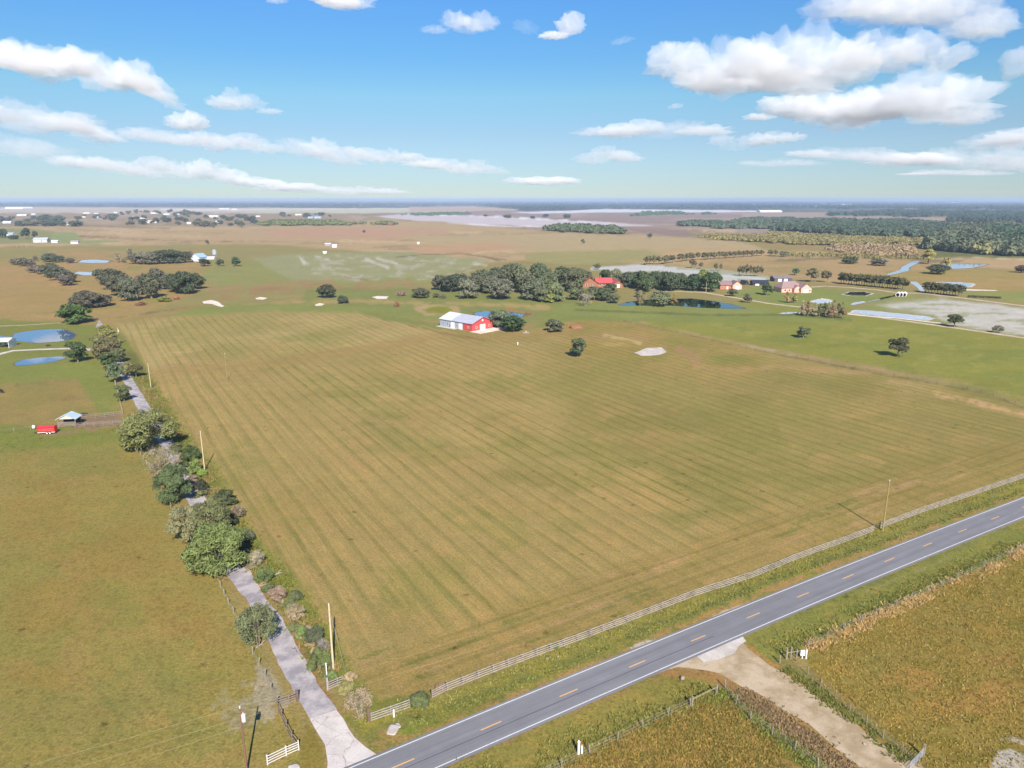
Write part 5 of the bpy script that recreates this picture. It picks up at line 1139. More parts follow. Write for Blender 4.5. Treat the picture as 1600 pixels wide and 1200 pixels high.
e, wm, rm = simple_building('house', 'pink stucco house with grey shingled roof beside the curving lane', 'house', 1221, 457, 17, 12, 3.4, 7.2, 8, 'x', (226, 172, 156), (150, 124, 122), [('f', 2, .9, 1.5, 1.4, 'window'), ('f', 5.2, .9, 1.5, 1.4, 'window'), ('l', 4, .9, 1.5, 1.4, 'window')], hip=4.5)
wall_block(e, 8, 8, 3.4, 6.4, 'y', wm, 12.5, -4.5); roof_block(e, 8, 10, 3.4, 6.4, 'y', rm, 12.5, -4.5, over=.5)
opening(e, 'f', 14.4, 0, 3.6, 2.4, 'door', 0, -4.5); opening(e, 'f', 18.6, .9, 1.2, 1.4, 'window', 0, -4.5)
wall_block(e, 5, 4, 3.0, 5.0, 'y', wm, 8.5, -2.5, 'porch_wall'); roof_block(e, 5, 5, 3.0, 5.0, 'y', rm, 8.5, -2.5, over=.4, name='porch_roof')
simple_building('shed', 'long low grey roofed shed behind the pink house', 'shed', 1210, 440, 15, 9, 2.6, 4.2, 4, 'x', (92, 88, 92), (124, 112, 116), [('f', 3, 0, 3, 2.2, 'roll_door'), ('f', 8, 0, 3, 2.2, 'roll_door')])
e, wm, rm = simple_building('house', 'small brown walled house with pink stucco gable beside the homestead oaks', 'house', 1125, 452, 9, 9, 3.2, 5.8, 4, 'x', (176, 112, 88), (138, 114, 110), [('f', 1.5, .9, 1.3, 1.3, 'window'), ('f', 5, 0, 1.2, 2.1, 'door')])
pk = paint('wall_226_172_156', (226, 172, 156), .8, .08, .6); wall_block(e, 7, 9, 3.2, 6.0, 'y', pk, 9.01, -1.5); roof_block(e, 7, 9, 3.2, 6.0, 'y', rm, 9.01, -1.5, over=.45); opening(e, 'f', 11.3, 0, 2.6, 2.2, 'door', 0, -1.5)
simple_building('shed', 'black roofed open shed on the lawn left of the pink house', 'shed', 1176, 446, 12, 8, 1.8, 3.8, -4, 'x', (70, 70, 76), (52, 54, 64), [('f', 2, 0, 3, 1.7, 'roll_door')])
simple_building('shed', 'small black tent shaped shed at the left end of the black roofed shed', 'shed', 1163, 445, 4.6, 5, .4, 3.2, 30, 'y', (60, 60, 66), (44, 46, 54), [])
# culverts where the lane crosses the stream
for k in range(3):
    mb = MB(); x = 1402.5 + k * 5; p = W(x, 463.2)
    n = 14; r0, r1 = 1.5, 1.15
    for i in range(n):
        a, b = 2 * math.pi * i / n, 2 * math.pi * (i + 1) / n
        def q(r, t, y): return (r * math.cos(t), y, 1.3 + r * math.sin(t))
        mb.poly([q(r0, a, 0), q(r0, b, 0), q(r1, b, 0), q(r1, a, 0)]); mb.poly([q(r0, b, 0), q(r0, a, 0), q(r0, a, 7), q(r0, b, 7)]); mb.poly([q(r1, a, 0), q(r1, b, 0), q(r1, b, 7), q(r1, a, 7)], 1)
        mb.poly([q(r1, a, 2.5), q(r1, b, 2.5), (0, 2.5, 1.3)], 1)
    o = mb.build('culvert_pipe', [M_TRIM, paint('dark_inside', (28, 28, 26), .9)]); o.location = (p[0], p[1], -.15); o.rotation_euler = (0, 0, R(-32)); tag(o, ['left', 'middle', 'right'][k] + ' one of three pale culvert mouths under the lane', 'culvert', 'three culvert mouths under the lane')

# distant houses, left to right
FH = [(10, 349, 12, (226, 228, 236), (232, 236, 246)), (15, 368, 12, (202, 204, 212), (176, 190, 214)), (33, 337.5, 14, (214, 216, 224), (232, 238, 246)), (52, 336, 7, (206, 216, 230), (222, 232, 244)), (58, 352, 9, (232, 234, 240), (240, 242, 246)), (68, 351.5, 9, (228, 230, 238), (238, 238, 244)), (62, 379, 20, (210, 208, 214), (186, 192, 212)), (85, 379.5, 9, (244, 246, 236), (236, 240, 232)), (104, 352, 13, (206, 206, 214), (166, 168, 182)), (116, 381, 11, (232, 226, 230), (168, 164, 170)), (131, 340, 5, (236, 228, 208), (226, 222, 216)), (135, 334, 11, (240, 226, 206), (242, 230, 216)), (149, 341, 8, (220, 226, 236), (206, 220, 236)), (150, 335, 7, (216, 226, 236), (206, 222, 236)), (173, 337, 8, (204, 212, 224), (176, 200, 210)), (180, 333, 5, (240, 238, 240), (226, 230, 240)), (211, 340.5, 10, (196, 190, 188), (206, 196, 190)), (220, 342, 13, (226, 218, 212), (236, 226, 218)), (226, 331, 6, (230, 200, 176), (216, 170, 150)), (236, 348.5, 16, (222, 202, 186), (226, 206, 190)), (243, 334, 15, (238, 232, 236), (232, 222, 226)), (260, 336, 10, (226, 232, 240), (232, 238, 248)), (277, 336, 6, (222, 226, 236), (226, 230, 240)), (295, 350, 6, (240, 238, 232), (230, 230, 230)), (324, 350, 8, (206, 212, 216), (220, 226, 230)), (333, 339.5, 15, (238, 242, 250), (226, 234, 246)), (337, 350, 5, (236, 236, 232), (220, 220, 220)), (341, 348, 9, (226, 228, 236), (206, 212, 226)), (351, 339, 5, (240, 240, 244), (236, 236, 240)), (372, 339, 8, (236, 232, 230), (232, 226, 222)), (403, 339, 6, (240, 240, 240), (230, 230, 230)), (92, 318.5, 5, (238, 238, 240), (238, 238, 240)), (485, 341, 8, (190, 206, 226), (160, 186, 216)), (496, 341, 10, (206, 220, 232), (156, 192, 226)), (466, 336.5, 10, (226, 220, 214), (230, 226, 220)), (350, 327, 16, (230, 228, 224), (236, 234, 230)), (366, 327.5, 8, (236, 234, 228), (240, 238, 234))]
FH.sort()
for k, (x, y, wpx, wc, rc_) in enumerate(FH):
    wc = tuple(int(c * .92) for c in wc); rc_ = tuple(int(c * .92) for c in rc_); s = SCL(x, y); w = wpx * s; hw = min(3.2, w * .3) + (1.2 if wpx > 12 else 0); big = y > 360
    simple_building('distant_building', ORD[k] + ' pale building from the left among the distant houses', 'building', x - wpx / 2, y, w, min(w * .55, 30), hw, hw + min(3.0, w * .14), random.uniform(-10, 10), 'x', wc, rc_, [('f', w * .2, 0, w * .12, hw * .7, 'door'), ('f', w * .55, hw * .3, w * .12, hw * .35, 'window')] if wpx > 6 else [], group='pale buildings among the distant houses')
for k, (x, y, wpx, h) in enumerate([(1308, 320.5, 46, 9), (1175, 321.5, 16, 8), (1245, 322, 22, 8), (1270, 323.5, 14, 7), (1495, 317, 16, 9), (1571, 321, 12, 7), (1205, 331.5, 34, 5), (968, 317.5, 10, 8)]):
    s = SCL(x, y); simple_building('distant_warehouse', ORD[k] + ' of the long white roofs glinting near the right horizon', 'warehouse', x - wpx / 2, y, wpx * s, 60, h, h + 5, 0, 'x', (232, 232, 236), (240, 240, 244), group='white warehouses near the right horizon')
o = MB(); p = W(32, 326); s_ = SCL(32, 326)
for i in range(5): o.tube([(i * 26 - 60, -60, 1), (i * 26 - 60, 60, 1)], 12, 10)
o = o.build('greenhouse', paint('greenhouse_film', (244, 240, 238), .5, .05)); o.location = (p[0], p[1], 0); tag(o, 'row of bright white greenhouse tunnels on the pale field at the far left', 'greenhouse')
simple_building('farm_shed', 'grey roofed corral shed in the middle of the left ranges, left of a white one', 'shed', 508, 384, 8, 6, 2.6, 3.6, 5, 'x', (150, 150, 160), (212, 214, 222))
simple_building('farm_shed', 'small white shed right of the grey roofed corral shed', 'shed', 519, 386.5, 6, 5, 3.0, 4.0, 0, 'x', (238, 238, 238), (236, 236, 240), [('f', 2, 0, 1.6, 2.2, 'door')])
simple_building('farm_shed', 'tiny white shelter below the corral sheds', 'shed', 505, 396, 4, 3, 1.8, 2.4, 12, 'x', (232, 232, 232), (236, 236, 232))
simple_building('hunting_hut', 'lone brown hut on the ridge line of the tan range', 'hut', 605, 352.5, 14, 10, 4, 6, 0, 'x', (120, 86, 72), (132, 96, 84))
simple_building('farm_shed', 'bluish white metal roofed shed right of the far oak grove', 'shed', 299, 408, 11, 12, 4.4, 8.0, -18, 'y', (206, 212, 224), (150, 176, 214), [('f', 3, 0, 3, 3, 'roll_door')])
simple_building('farm_shed', 'low white shed left of the silver tank', 'shed', 322, 405, 9, 5, 1.8, 2.6, 0, 'x', (236, 236, 236), (230, 230, 234))
simple_building('farm_shed', 'white hut among the tan ranges right of the corral', 'shed', 652, 381.5, 3, 3, 2.2, 3.0, 0, 'x', (236, 230, 216), (226, 222, 210))
# silver tank on a stand
e = empty('water_tank', W(336, 404), 'silver cylindrical tank on a steel stand above the clipped round trees', 'water tank')
sil = paint('galvanised_steel', (190, 198, 204), .35, .1, 1.0, metal=.4)
t = MB(); t.tube([(0, 0, 4.6), (0, 0, 9.2)], 2.4, 16); t.tube([(0, 0, 9.2), (0, 0, 10.4)], [2.4, .3], 16); t.build('tank', sil, e)
for a in range(4):
    c, s_ = math.cos(a * math.pi / 2 + .5), math.sin(a * math.pi / 2 + .5); l = MB(); l.bar((2.4 * c, 2.4 * s_, 0), (1.9 * c, 1.9 * s_, 4.6), .22); l.build('leg', sil, e)

# carport and car at the left edge
e = empty('carport', W(-22, 545), 'white roofed open carport at the left edge beside the pond', 'carport', None, R(9)); whm = paint('white_metal', (232, 232, 236), .4, .05)
cw, cl, chh = 9.6, 7.0, 3.1
roof_block(e, cw, cl, chh, chh + .9, 'x', whm, over=.3)
for (px_, py_) in ((0, 0), (cw - .15, 0), (0, cl - .15), (cw - .15, cl - .15), (cw / 2, cl - .15)): MB().box(px_, py_, 0, px_ + .15, py_ + .15, chh).build('post', whm, e)
MB().box(cw - .1, .2, 0, cw - .04, cl - .2, chh).build('side_panel', paint('off_white_panel', (222, 220, 216), .6), e)  # side panel in a slightly duller, warmer white than the posts
def make_car(name, label, x, y, rz, body, group=None):
    e = empty(name, (x, y, 0), label, 'car', group, rz); bm_ = paint('car_paint_%d' % body[0], body, .3, .03, spec=.6)
    prof = [(-2.3, .35), (-2.35, .8), (-2.1, .98), (-1.1, 1.05), (-.5, 1.52), (1.1, 1.55), (1.95, 1.1), (2.3, 1.0), (2.35, .4)]
    mb = MB(); L = [(a, -.88 if z < 1.1 else -.72, z) for a, z in prof]; Rr = [(a, -yy, z) for a, yy, z in L]
    mb.poly(L); mb.poly(Rr[::-1])
    for i in range(len(prof)):
        j = (i + 1) % len(prof); mb.poly([L[j], L[i], Rr[i], Rr[j]])
    mb.build('body', bm_, e)
    g_ = MB()
    for s in (-1, 1): g_.poly([(-.95, .81 * s, 1.08), (1.7, .81 * s, 1.1), (1.0, .745 * s, 1.46), (-.45, .745 * s, 1.44)])
    g_.build('side_window', M_GLASS, e); ws = MB(); ws.poly([(-1.14, -.74, 1.08), (-1.14, .74, 1.08), (-.56, .66, 1.49), (-.56, -.66, 1.49)]); ws.build('windscreen', M_GLASS, e)
    for a in (-1.45, 1.4):
        for s in (-1, 1):
            wh = MB(); wh.tube([(a, s * .72, .34), (a, s * .93, .34)], .34, 14); wo = wh.build('wheel', paint('tyre', (30, 30, 32), .9), e); r_ = MB(); r_.tube([(a, s * .935, .34), (a, s * .95, .34)], .19, 10); r_.build('rim', sil, wo)
    for s in (-1, 1): MB().box(-2.37, s * .62 - .14, .68, -2.3, s * .62 + .14, .84).build('headlight', M_TRIM, e)
    return e
cp = W(1, 542); make_car('parked_car', 'white car parked nose out under the carport at the left edge', cp[0], cp[1] + 1.5, R(70), (226, 226, 230))

# shelter, pen and red trailer in the left pasture
e = empty('animal_shelter', W(91, 668), 'small pale gabled animal shelter with blue grey roof beside the red trailer', 'shelter', None, R(7))
roof_block(e, 5.0, 3.6, 2.5, 3.7, 'y', metal_roof('blue_grey_roof', (184, 200, 210)), over=.35)
g_ = MB(); g_.poly([(0, .02, 2.5), (5.0, .02, 2.5), (2.5, .02, 3.7)]); g_.poly([(0, 3.5, 2.5), (2.5, 3.5, 3.7), (5.0, 3.5, 2.5)]); g_.build('gable', paint('cream_boards', (226, 214, 188), .8), e)
for a in (0, 4.85):
    for b in (0, 3.4): MB().box(a, b, 0, a + .15, b + .15, 2.55).build('post', paint('grey_wood', (146, 134, 120), .9), e)
bw = MB(); bw.box(.15, 3.35, 0, 4.85, 3.41, 2.4); bw.build('back_wall', paint('dark_boards', (70, 66, 60), .9), e)
M_GREYW = paint('weathered_boards', (134, 120, 110), .9, .25, 2.0); lw = MB()
for z in (.25, .62, 1.0, 1.38): lw.box(.15, -.06, z, 4.9, 0, z + .26)
lw.build('front_boards', M_GREYW, e)
e = empty('livestock_trailer', W(75, 677), 'bright red livestock trailer parked left of the small shelter', 'trailer', None, R(9)); e.scale = (.88, .9, .95)
rd = paint('red_enamel', (214, 34, 44), .35, .08, 1.0, spec=.5)
b = MB(); X0, X1 = -2.6, 2.6
prof = [(-1.0, .5), (-1.0, 2.1), (-.8, 2.35), (.8, 2.35), (1.0, 2.1), (1.0, .5)]
Lp = [(X0, y, z) for y, z in prof]; Rp = [(X1, y, z) for y, z in prof]; b.poly(Lp); b.poly(Rp[::-1])
for i in range(6): j = (i + 1) % 6; b.poly([Lp[j], Lp[i], Rp[i], Rp[j]])
b.build('body', rd, e); s1 = MB()
for z in (1.15, 1.6): s1.box(X0 + .3, -1.03, z, X1 - .3, -1.003, z + .12)
s1.build('slat_opening', paint('pale_red', (236, 120, 112), .5), e)
st = MB(); st.box(X0, -1.04, .5, X1, -1.005, .66); st.build('lower_trim', M_TRIM, e)
for a in (.25, 1.15):
    for s in (-1, 1):
        wh = MB(); wh.tube([(a, s * 1.0, .36), (a, s * 1.2, .36)], .36, 14); wo = wh.build('wheel', paint('tyre', (30, 30, 32), .9), e); r_ = MB(); r_.tube([(a, s * 1.205, .36), (a, s * 1.22, .36)], .24, 12); r_.build('rim', M_TRIM, wo)
fd = MB(); fd.box(-.3, -1.25, .78, 1.7, -1.0, .84); fd.build('fender', rd, e)
tg = MB(); tg.bar((X0, -.5, .5), (X0 - 1.4, 0, .5), .1); tg.bar((X0, .5, .5), (X0 - 1.4, 0, .5), .1); tg.bar((X0 - 1.3, 0, 0), (X0 - 1.3, 0, .8), .08); tg.build('hitch', paint('dark_steel', (60, 60, 62), .6), e)
e = empty('propane_tank', W(53, 670), 'small white tank standing left of the red trailer', 'tank')
t = MB(); t.tube([(0, 0, .15), (0, 0, .3), (0, 0, .9), (0, 0, 1.08)], [.3, .42, .42, .2], 14); t.build('tank', whm, e); t = MB(); t.tube([(0, 0, 1.08), (0, 0, 1.2)], .1, 8); t.build('valve', sil, e)

# ------------------------------------------------------------------ fences
def resample(pts, sp):
    P = [Vector(p) for p in pts]; out = [P[0].copy()]; acc = 0.0
    for a, b in zip(P, P[1:]):
        d = (b - a).length; t = sp - acc
        while t < d: out.append(a.lerp(b, t / d)); t += sp
        acc = d - (t - sp)
    if acc > .35 * sp: out.append(P[-1].copy())
    return out
M_WHF = paint('weathered_white_boards', (164, 156, 150), .85, .25, 1.2, dark=(120, 110, 102)); M_DARKP = paint('dark_post', (112, 98, 80), .9, .2, 2.0); M_POST = paint('grey_post', (150, 138, 120), .9, .3, 2.0); M_WIRE = paint('wire', (150, 150, 148), .5, .1)
def fence(label, px, sp=2.44, h=1.35, rails=4, mat=None, name='board_fence', wires=0, post=.13, cat='fence', maxposts=100, lean=0.0, pmat=None):
    P = resample([W(*p) for p in px], sp); o = P[0]; e = empty(name, (o.x, o.y, 0), label, cat); mat = mat or M_WHF
    pm = MB().box(-post / 2, -post / 2, 0, post / 2, post / 2, h + .06).mesh('post', pmat or (M_GREYW if rails > 2 and mat is M_WHF else (mat if rails else M_POST)))
    for p in P[:maxposts]:
        q = link(bpy.data.objects.new('post', pm), e); q.location = (p.x - o.x, p.y - o.y, 0); q.rotation_euler = (random.gauss(0, lean), random.gauss(0, lean), math.atan2((P[-1] - P[0]).y, (P[-1] - P[0]).x))
    for k in range(rails):
        z = h * (.22 + .78 * k / max(rails - 1, 1)) - .08 if rails > 1 else h * .85; mb = MB()
        for i, (a, b) in enumerate(zip(P, P[1:])):
            d = (b - a).normalized(); nn = Vector((d.y, -d.x)) * (post / 2 + .018); ja, jb = random.uniform(-.03, .03), random.uniform(-.03, .03)
            random.random()
            mb.bar((a.x - o.x + nn.x, a.y - o.y + nn.y, z + ja), (b.x - o.x + nn.x, b.y - o.y + nn.y, z + jb), .03, .125)
        mb.build('rail', mat, e)
    for k in range(wires):
        z = h * (k + 1) / (wires + .3); mb = MB()
        for a, b in zip(P, P[1:]): mb.tube([(a.x - o.x, a.y - o.y, z), (b.x - o.x, b.y - o.y, z)], .009, 3, cap=False)
        mb.build('wire', M_WIRE, e)
    return e
fence('long weathered white board fence running along the hay field beside the road', [(675, 1091), (687, 1084), (760, 1055), (850, 1021), (900, 1003), (1015, 959), (1087, 931), (1175, 903), (1245, 874), (1312, 850), (1368, 829)], 2.44)
fence('weathered board fence along the road right of the tall roadside pole', [(1374, 826), (1440, 801), (1520, 774), (1600, 747), (1700, 712), (1800, 676)], 2.44)
fence('short white board fence panel between the bare shrub and the long road fence', [(580, 1127), (614, 1115), (648, 1103)], 2.6)
def one_post(label, x, y, h, w, mat, name='gate_post', rot=0.0):
    o = MB().box(-w / 2, -w / 2, 0, w / 2, w / 2, h).box(-w / 2 - .03, -w / 2 - .03, h, w / 2 + .03, w / 2 + .03, h + .05).build(name, mat); o.location = (*W(x, y), 0); o.rotation_euler = (0, rot, R(30)); return tag(o, label, 'post')
M_BRW = paint('brown_wood', (112, 92, 80), .9, .25, 2.0)
one_post('thick brown gate post beside the bare pinkish shrub', 576, 1127, 2.0, .34, M_BRW)
fence('short white board fence at the hedge end on the right of the drive', [(514, 1078), (525, 1073), (536, 1069)], 1.3)
one_post('tall thin white post at the right side of the drive', 511, 1062, 2.6, .12, M_TRIM); one_post('white gate post at the hedge end fence corner', 512, 1078, 1.8, .24, M_WHF)
fence('grey board fence panel left of the drive behind the big concrete apron', [(434, 1105), (449, 1100), (464, 1095)], 1.5, mat=M_GREYW); one_post('brown gate post on the left edge of the drive', 465, 1096, 1.7, .3, M_BRW)
fence('grey board and wire fence running down to the white corner panel', [(434, 1106), (440, 1120), (446, 1134), (456, 1156), (467, 1171)], 2.3, rails=3, mat=M_GREYW, name='board_fence')
fence('clean white board fence panel at the bottom corner left of the drive', [(418, 1195), (442, 1183), (467, 1172)], 2.3, rails=4, mat=paint('fresh_white_boards', (200, 196, 192), .8, .1))
fence('leaning wire fence on wooden posts along the pasture side of the drive', [(340, 905), (350, 930), (362, 953), (378, 985), (396, 1025), (410, 1051), (424, 1080), (433, 1102)], 3.2, 1.3, 0, None, 'wire_fence', 4, .12, lean=.06)
fence('low wire fence along the left side of the far drive', [(330, 885), (300, 850), (262, 785), (236, 735), (205, 690)], 4.0, 1.25, 0, None, 'wire_fence', 3, .12, lean=.05)
fence('wire fence beside the drive above the large olive tree', [(192, 648), (188, 630), (184, 612), (178, 594)], 3.0, 1.3, 0, None, 'wire_fence', 3, .14, lean=.04)
fence('weathered rail fence on the near side of the small pen', [(118, 668), (150, 666), (190, 663)], 2.5, 1.4, 4, M_GREYW, 'rail_fence')
fence('weathered rail fence on the far side of the small pen', [(121, 655), (150, 653), (190, 649)], 2.5, 1.4, 3, M_GREYW, 'rail_fence')
fence('low wire cross fence between the left pastures', [(-30, 680), (10, 676), (50, 671)], 4.0, 1.2, 0, None, 'wire_fence', 3, .1)
fence('wire fence in the tall grass parallel to the road at the bottom', [(830, 1222), (875, 1201), (922, 1178), (965, 1158), (1004, 1138), (1041, 1121), (1079, 1104)], 4.2, 1.35, 0, None, 'wire_fence', 3, .11, lean=.05)
fence('single rail brace between two thick posts left of the dirt road', [(1081, 1104), (1119, 1085)], 4.6, 1.5, 1, M_POST, 'rail_brace', 0, .2)
fence('wire fence down the left side of the dirt road', [(1133, 1076), (1146, 1096), (1160, 1116), (1180, 1131), (1222, 1160), (1266, 1190), (1330, 1240), (1380, 1280)], 3.2, 1.35, 0, None, 'wire_fence', 4, .13, lean=.05)
fence('wire fence down the right side of the dirt road', [(1262, 1055), (1281, 1073), (1301, 1088), (1317, 1103), (1335, 1118), (1355, 1133), (1375, 1151), (1396, 1166), (1413, 1178), (1434, 1198)], 2.6, 1.35, 0, None, 'wire_fence', 4, .1, lean=.03)
fence('wire fence along the tan grass between the ditch and the right field', [(1262, 1012), (1287, 1001), (1314, 987), (1342, 973), (1373, 960), (1398, 949), (1434, 933), (1470, 917), (1491, 908), (1550, 880), (1600, 858), (1700, 812)], 4.4, 1.3, 0, None, 'wire_fence', 3, .11, lean=.04)
fence('rail brace at the field corner beside the white utility box', [(1229, 1030), (1243, 1028), (1258, 1024)], 1.6, 1.35, 1, M_POST, 'rail_brace', 0, .14)
for k, (x, y) in enumerate([(1218, 1036), (1228, 1030), (1235, 1029)]): one_post(['shortest', 'left tall', 'right tall'][k] + ' grey post at the dirt road corner of the right field', x, y, [1.2, 1.9, 1.9][k], .15, M_POST, 'fence_post')
o = MB().box(-.32, -.1, .55, .32, .1, 1.35).box(-.06, -.06, 0, .06, .06, .55).box(.5, -.08, 0, .66, .08, 1.5).build('utility_box', M_TRIM); o.location = (*W(1253, 1029), 0); tag(o, 'white utility box on a short post beside the right field corner brace', 'utility box')
e = empty('metal_gate', W(1421, 1204), 'silver tube gate at the bottom right end of the wire fence', 'gate', None, R(38))
g_ = MB()
for z in (.25, .5, .75, 1.0, 1.25): g_.tube([(0, 0, z), (3.4, 0, z)], .03, 6)
for x in (0, 1.7, 3.4): g_.tube([(x, 0, .22), (x, 0, 1.28)], .03, 6)
g_.build('gate_frame', sil, e); MB().box(3.5, -.12, 0, 3.72, .12, 1.7).build('gate_post', M_POST, e)
fence('dark wire fence line between the hay field and the right pasture', [(975, 503), (1030, 514), (1180, 548), (1300, 570), (1420, 592), (1520, 610), (1560, 622), (1610, 642), (1700, 676)], 5.0, 1.2, 0, None, 'wire_fence', 3, .08, pmat=M_DARKP)

# ------------------------------------------------------------------ poles and lines
M_POLE = paint('weathered_pole', (196, 180, 150), .9, .2, 1.5); M_POLEB = paint('brown_pole', (122, 92, 76), .9, .2, 1.5); M_POLEG = paint('greenish_pole', (150, 134, 82), .9, .15, 1.5)
TOP = {}
def pole(key, label, x, y, yt, mat, r=.15, trans=False, guy=None, arm=False, xt=None):
    g = W(x, y); h = HT(x, y, yt); e = empty('utility_pole', g, label, 'utility pole')
    MB().tube([(0, 0, 0), (0, 0, h)], [r, r * .68], 10).build('pole', mat, e); TOP[key] = Vector((g[0], g[1], h))
    MB().tube([(0, 0, h), (0, 0, h + .32)], [.05, .07], 8).build('insulator', M_TRIM, e)
    if arm: a = MB(); a.bar((-.6, 0, h - .5), (.6, 0, h - .5), .1); a.build('crossarm', mat, e)
    if trans:
        MB().tube([(.34, -.1, h - 1.6), (.34, -.1, h - .75)], .24, 12).build('transformer', paint('light_grey_can', (206, 206, 208), .4), e)
        MB().tube([(.34, -.1, h - .75), (.34, -.1, h - .5)], .06, 8).build('bushing', M_TRIM, e)
    if guy: q = W(*guy); MB().tube([(0, 0, h - .6), (q[0] - g[0], q[1] - g[1], .1)], .02, 4).build('guy_wire', M_WIRE, e)
pole('p1', 'thin brown pole with a white transformer at the bottom left of the pasture', 386, 1206, 1107, M_POLEB, .13, True)
pole('p2', 'nearest pale pole at the hedge end with a guy wire', 521, 1046, 946, M_POLE, .17, False, (541, 1054))
pole('p3', 'second pole up the hedge, beside the lime green bush', 320, 736, 675, M_POLE, .15)
pole('p4', 'third pole up the hedge, near the far bend of the drive', 236, 606, 569, M_POLE, .13)
pole('p5', 'farthest hedge pole with a white transformer near the field corner', 187, 538, 513, M_POLE, .14, True)
pole('p6', 'faint pole standing alone in the left part of the hay field', 355, 594, 553, M_POLEG, .1)
pole('p7', 'tall greenish pole beside the road fence at the right', 1379, 829, 752, M_POLEG, .17)
pole('p8', 'white topped pole by the homestead drive', 1103, 457, 436, M_POLE, .14, True)
pole('p9', 'slim post in the grass in front of the red barn', 770, 536, 519, M_POLEG, .07)
def line3(label, a, b, sag, off=(0, 0, 0), r=.009):
    a = a + Vector(off); b = b + Vector(off); pts = []
    for i in range(25):
        t = i / 24; p = a.lerp(b, t); p.z -= sag * 4 * t * (1 - t); pts.append(p)
    o = MB(); o.tube([tuple(p - a) for p in pts], r, 4, cap=False); o = o.build('power_line', M_LINE); o.location = a; tag(o, label, 'power line')
M_LINE = paint('aluminium_line', (150, 140, 112), .5, .05)
p1, p7 = TOP['p1'], TOP['p7']; lf = p1 + Vector((-95, -38, 0)); rt = p7 + Vector((130, 52, 0))
line3('upper wire running from the transformer pole across the field to the greenish pole', p1, p7, 2.2, (0, 0, .3)); line3('lower wire running from the transformer pole across the field to the greenish pole', p1, p7, 3.2, (0, 0, -1.3))
line3('upper wire leaving the transformer pole to the left', lf, p1, 1.6, (0, 0, .3)); line3('middle wire leaving the transformer pole to the left', lf, p1, 2.2, (0, 0, -1.2)); line3('lowest wire leaving the transformer pole to the left', lf, p1, 2.6, (0, 0, -2.4))
line3('wire leaving the greenish pole to the right above the road fence', p7, rt, 2.0, (0, 0, .3))
line3('wire between the nearest hedge pole and the second one', TOP['p2'], TOP['p3'], 1.6, (0, 0, .3)); line3('wire between the second and third hedge poles', TOP['p3'], TOP['p4'], 1.2, (0, 0, .3)); line3('wire between the third hedge pole and the farthest one', TOP['p4'], TOP['p5'], 1.2, (0, 0, .3))

# ------------------------------------------------------------------ cattle
def cow_mesh():
    """standing animal, one skinned body"""
    Vv = [(0, 0, 1.05), (.55, 0, 1.08), (-.55, 0, 1.05), (.85, 0, 1.15), (1.1, 0, 1.05), (1.32, 0, .9), (-.8, 0, 1.08), (-.9, 0, .75), (-.92, 0, .45),
          (.5, .2, .75), (.5, .22, .4), (.5, .22, .04), (.5, -.2, .75), (.48, -.22, .4), (.5, -.22, .04), (-.62, .2, .75), (-.7, .22, .42), (-.66, .22, .04), (-.62, -.2, .75), (-.7, -.22, .42), (-.66, -.22, .04)]
    E = [(0, 1), (0, 2), (1, 3), (3, 4), (4, 5), (2, 6), (6, 7), (7, 8), (1, 9), (9, 10), (10, 11), (1, 12), (12, 13), (13, 14), (2, 15), (15, 16), (16, 17), (2, 18), (18, 19), (19, 20)]
    Rr = [.36, .34, .33, .2, .14, .09, .1, .04, .05, .13, .07, .06, .13, .07, .06, .15, .08, .06, .15, .08, .06]
    me = bpy.data.meshes.new('cow_cage'); me.from_pydata(Vv, E, []); o = bpy.data.objects.new('cow_cage', me); sc.collection.objects.link(o)
    m = o.modifiers.new('s', 'SKIN'); o.modifiers.new('u', 'SUBSURF').levels = 1
    for i, r in enumerate(Rr): me.skin_vertices[0].data[i].radius = (r, r)
    me.skin_vertices[0].data[0].use_root = True
    dg = bpy.context.evaluated_depsgraph_get(); out = bpy.data.meshes.new_from_object(o.evaluated_get(dg)); bpy.data.objects.remove(o); out.name = 'cow'; out.materials.clear()
    out.polygons.foreach_set('use_smooth', [True] * len(out.polygons)); return out
CM = cow_mesh(); M_HIDE = newmat('hide'); _m, _g, _b, _ = M_HIDE; _g.set(_b, 'Base Color', _g.n('ShaderNodeObjectInfo').outputs['Color']); _g.set(_b, 'Roughness', .7); CM.materials.append(_m)
for lab, x, y, rz, col, dz in [('black cow standing at the left edge of the pasture', 2, 614, 2.9, (34, 32, 34), 0), ('dark cow lying in the grass above the pen', 131, 649, .2, (58, 52, 46), -.5), ('dark cow lying by the left pond bank', 75, 541, .1, (62, 56, 50), -.55),
   ('reddish cow, leftmost of the far herd', 23, 385.5, .5, (150, 92, 70), 0), ('pale cow second from the left in the far herd', 26, 385.5, 2, (214, 196, 176), 0), ('reddish cow third in the far herd', 30, 385.5, 1, (150, 92, 70), 0), ('dark cow in the middle of the far herd', 38, 385.5, .3, (70, 66, 60), 0), ('white cow right of the middle of the far herd', 40, 386, 2.2, (226, 220, 206), 0), ('brown cow near the right end of the far herd', 47, 385.5, .9, (140, 100, 80), 0), ('rust coloured cow, rightmost of the far herd', 51, 385.5, 2.7, (150, 86, 60), 0)]:
    o = link(bpy.data.objects.new('cow', CM)); o.location = (*W(x, y), dz); o.rotation_euler = (0, 0, rz); o.color = tuple(RGB(*col, .7)[:3]) + (1,); tag(o, lab, 'cow', 'far herd' if x < 60 and y < 400 else None)

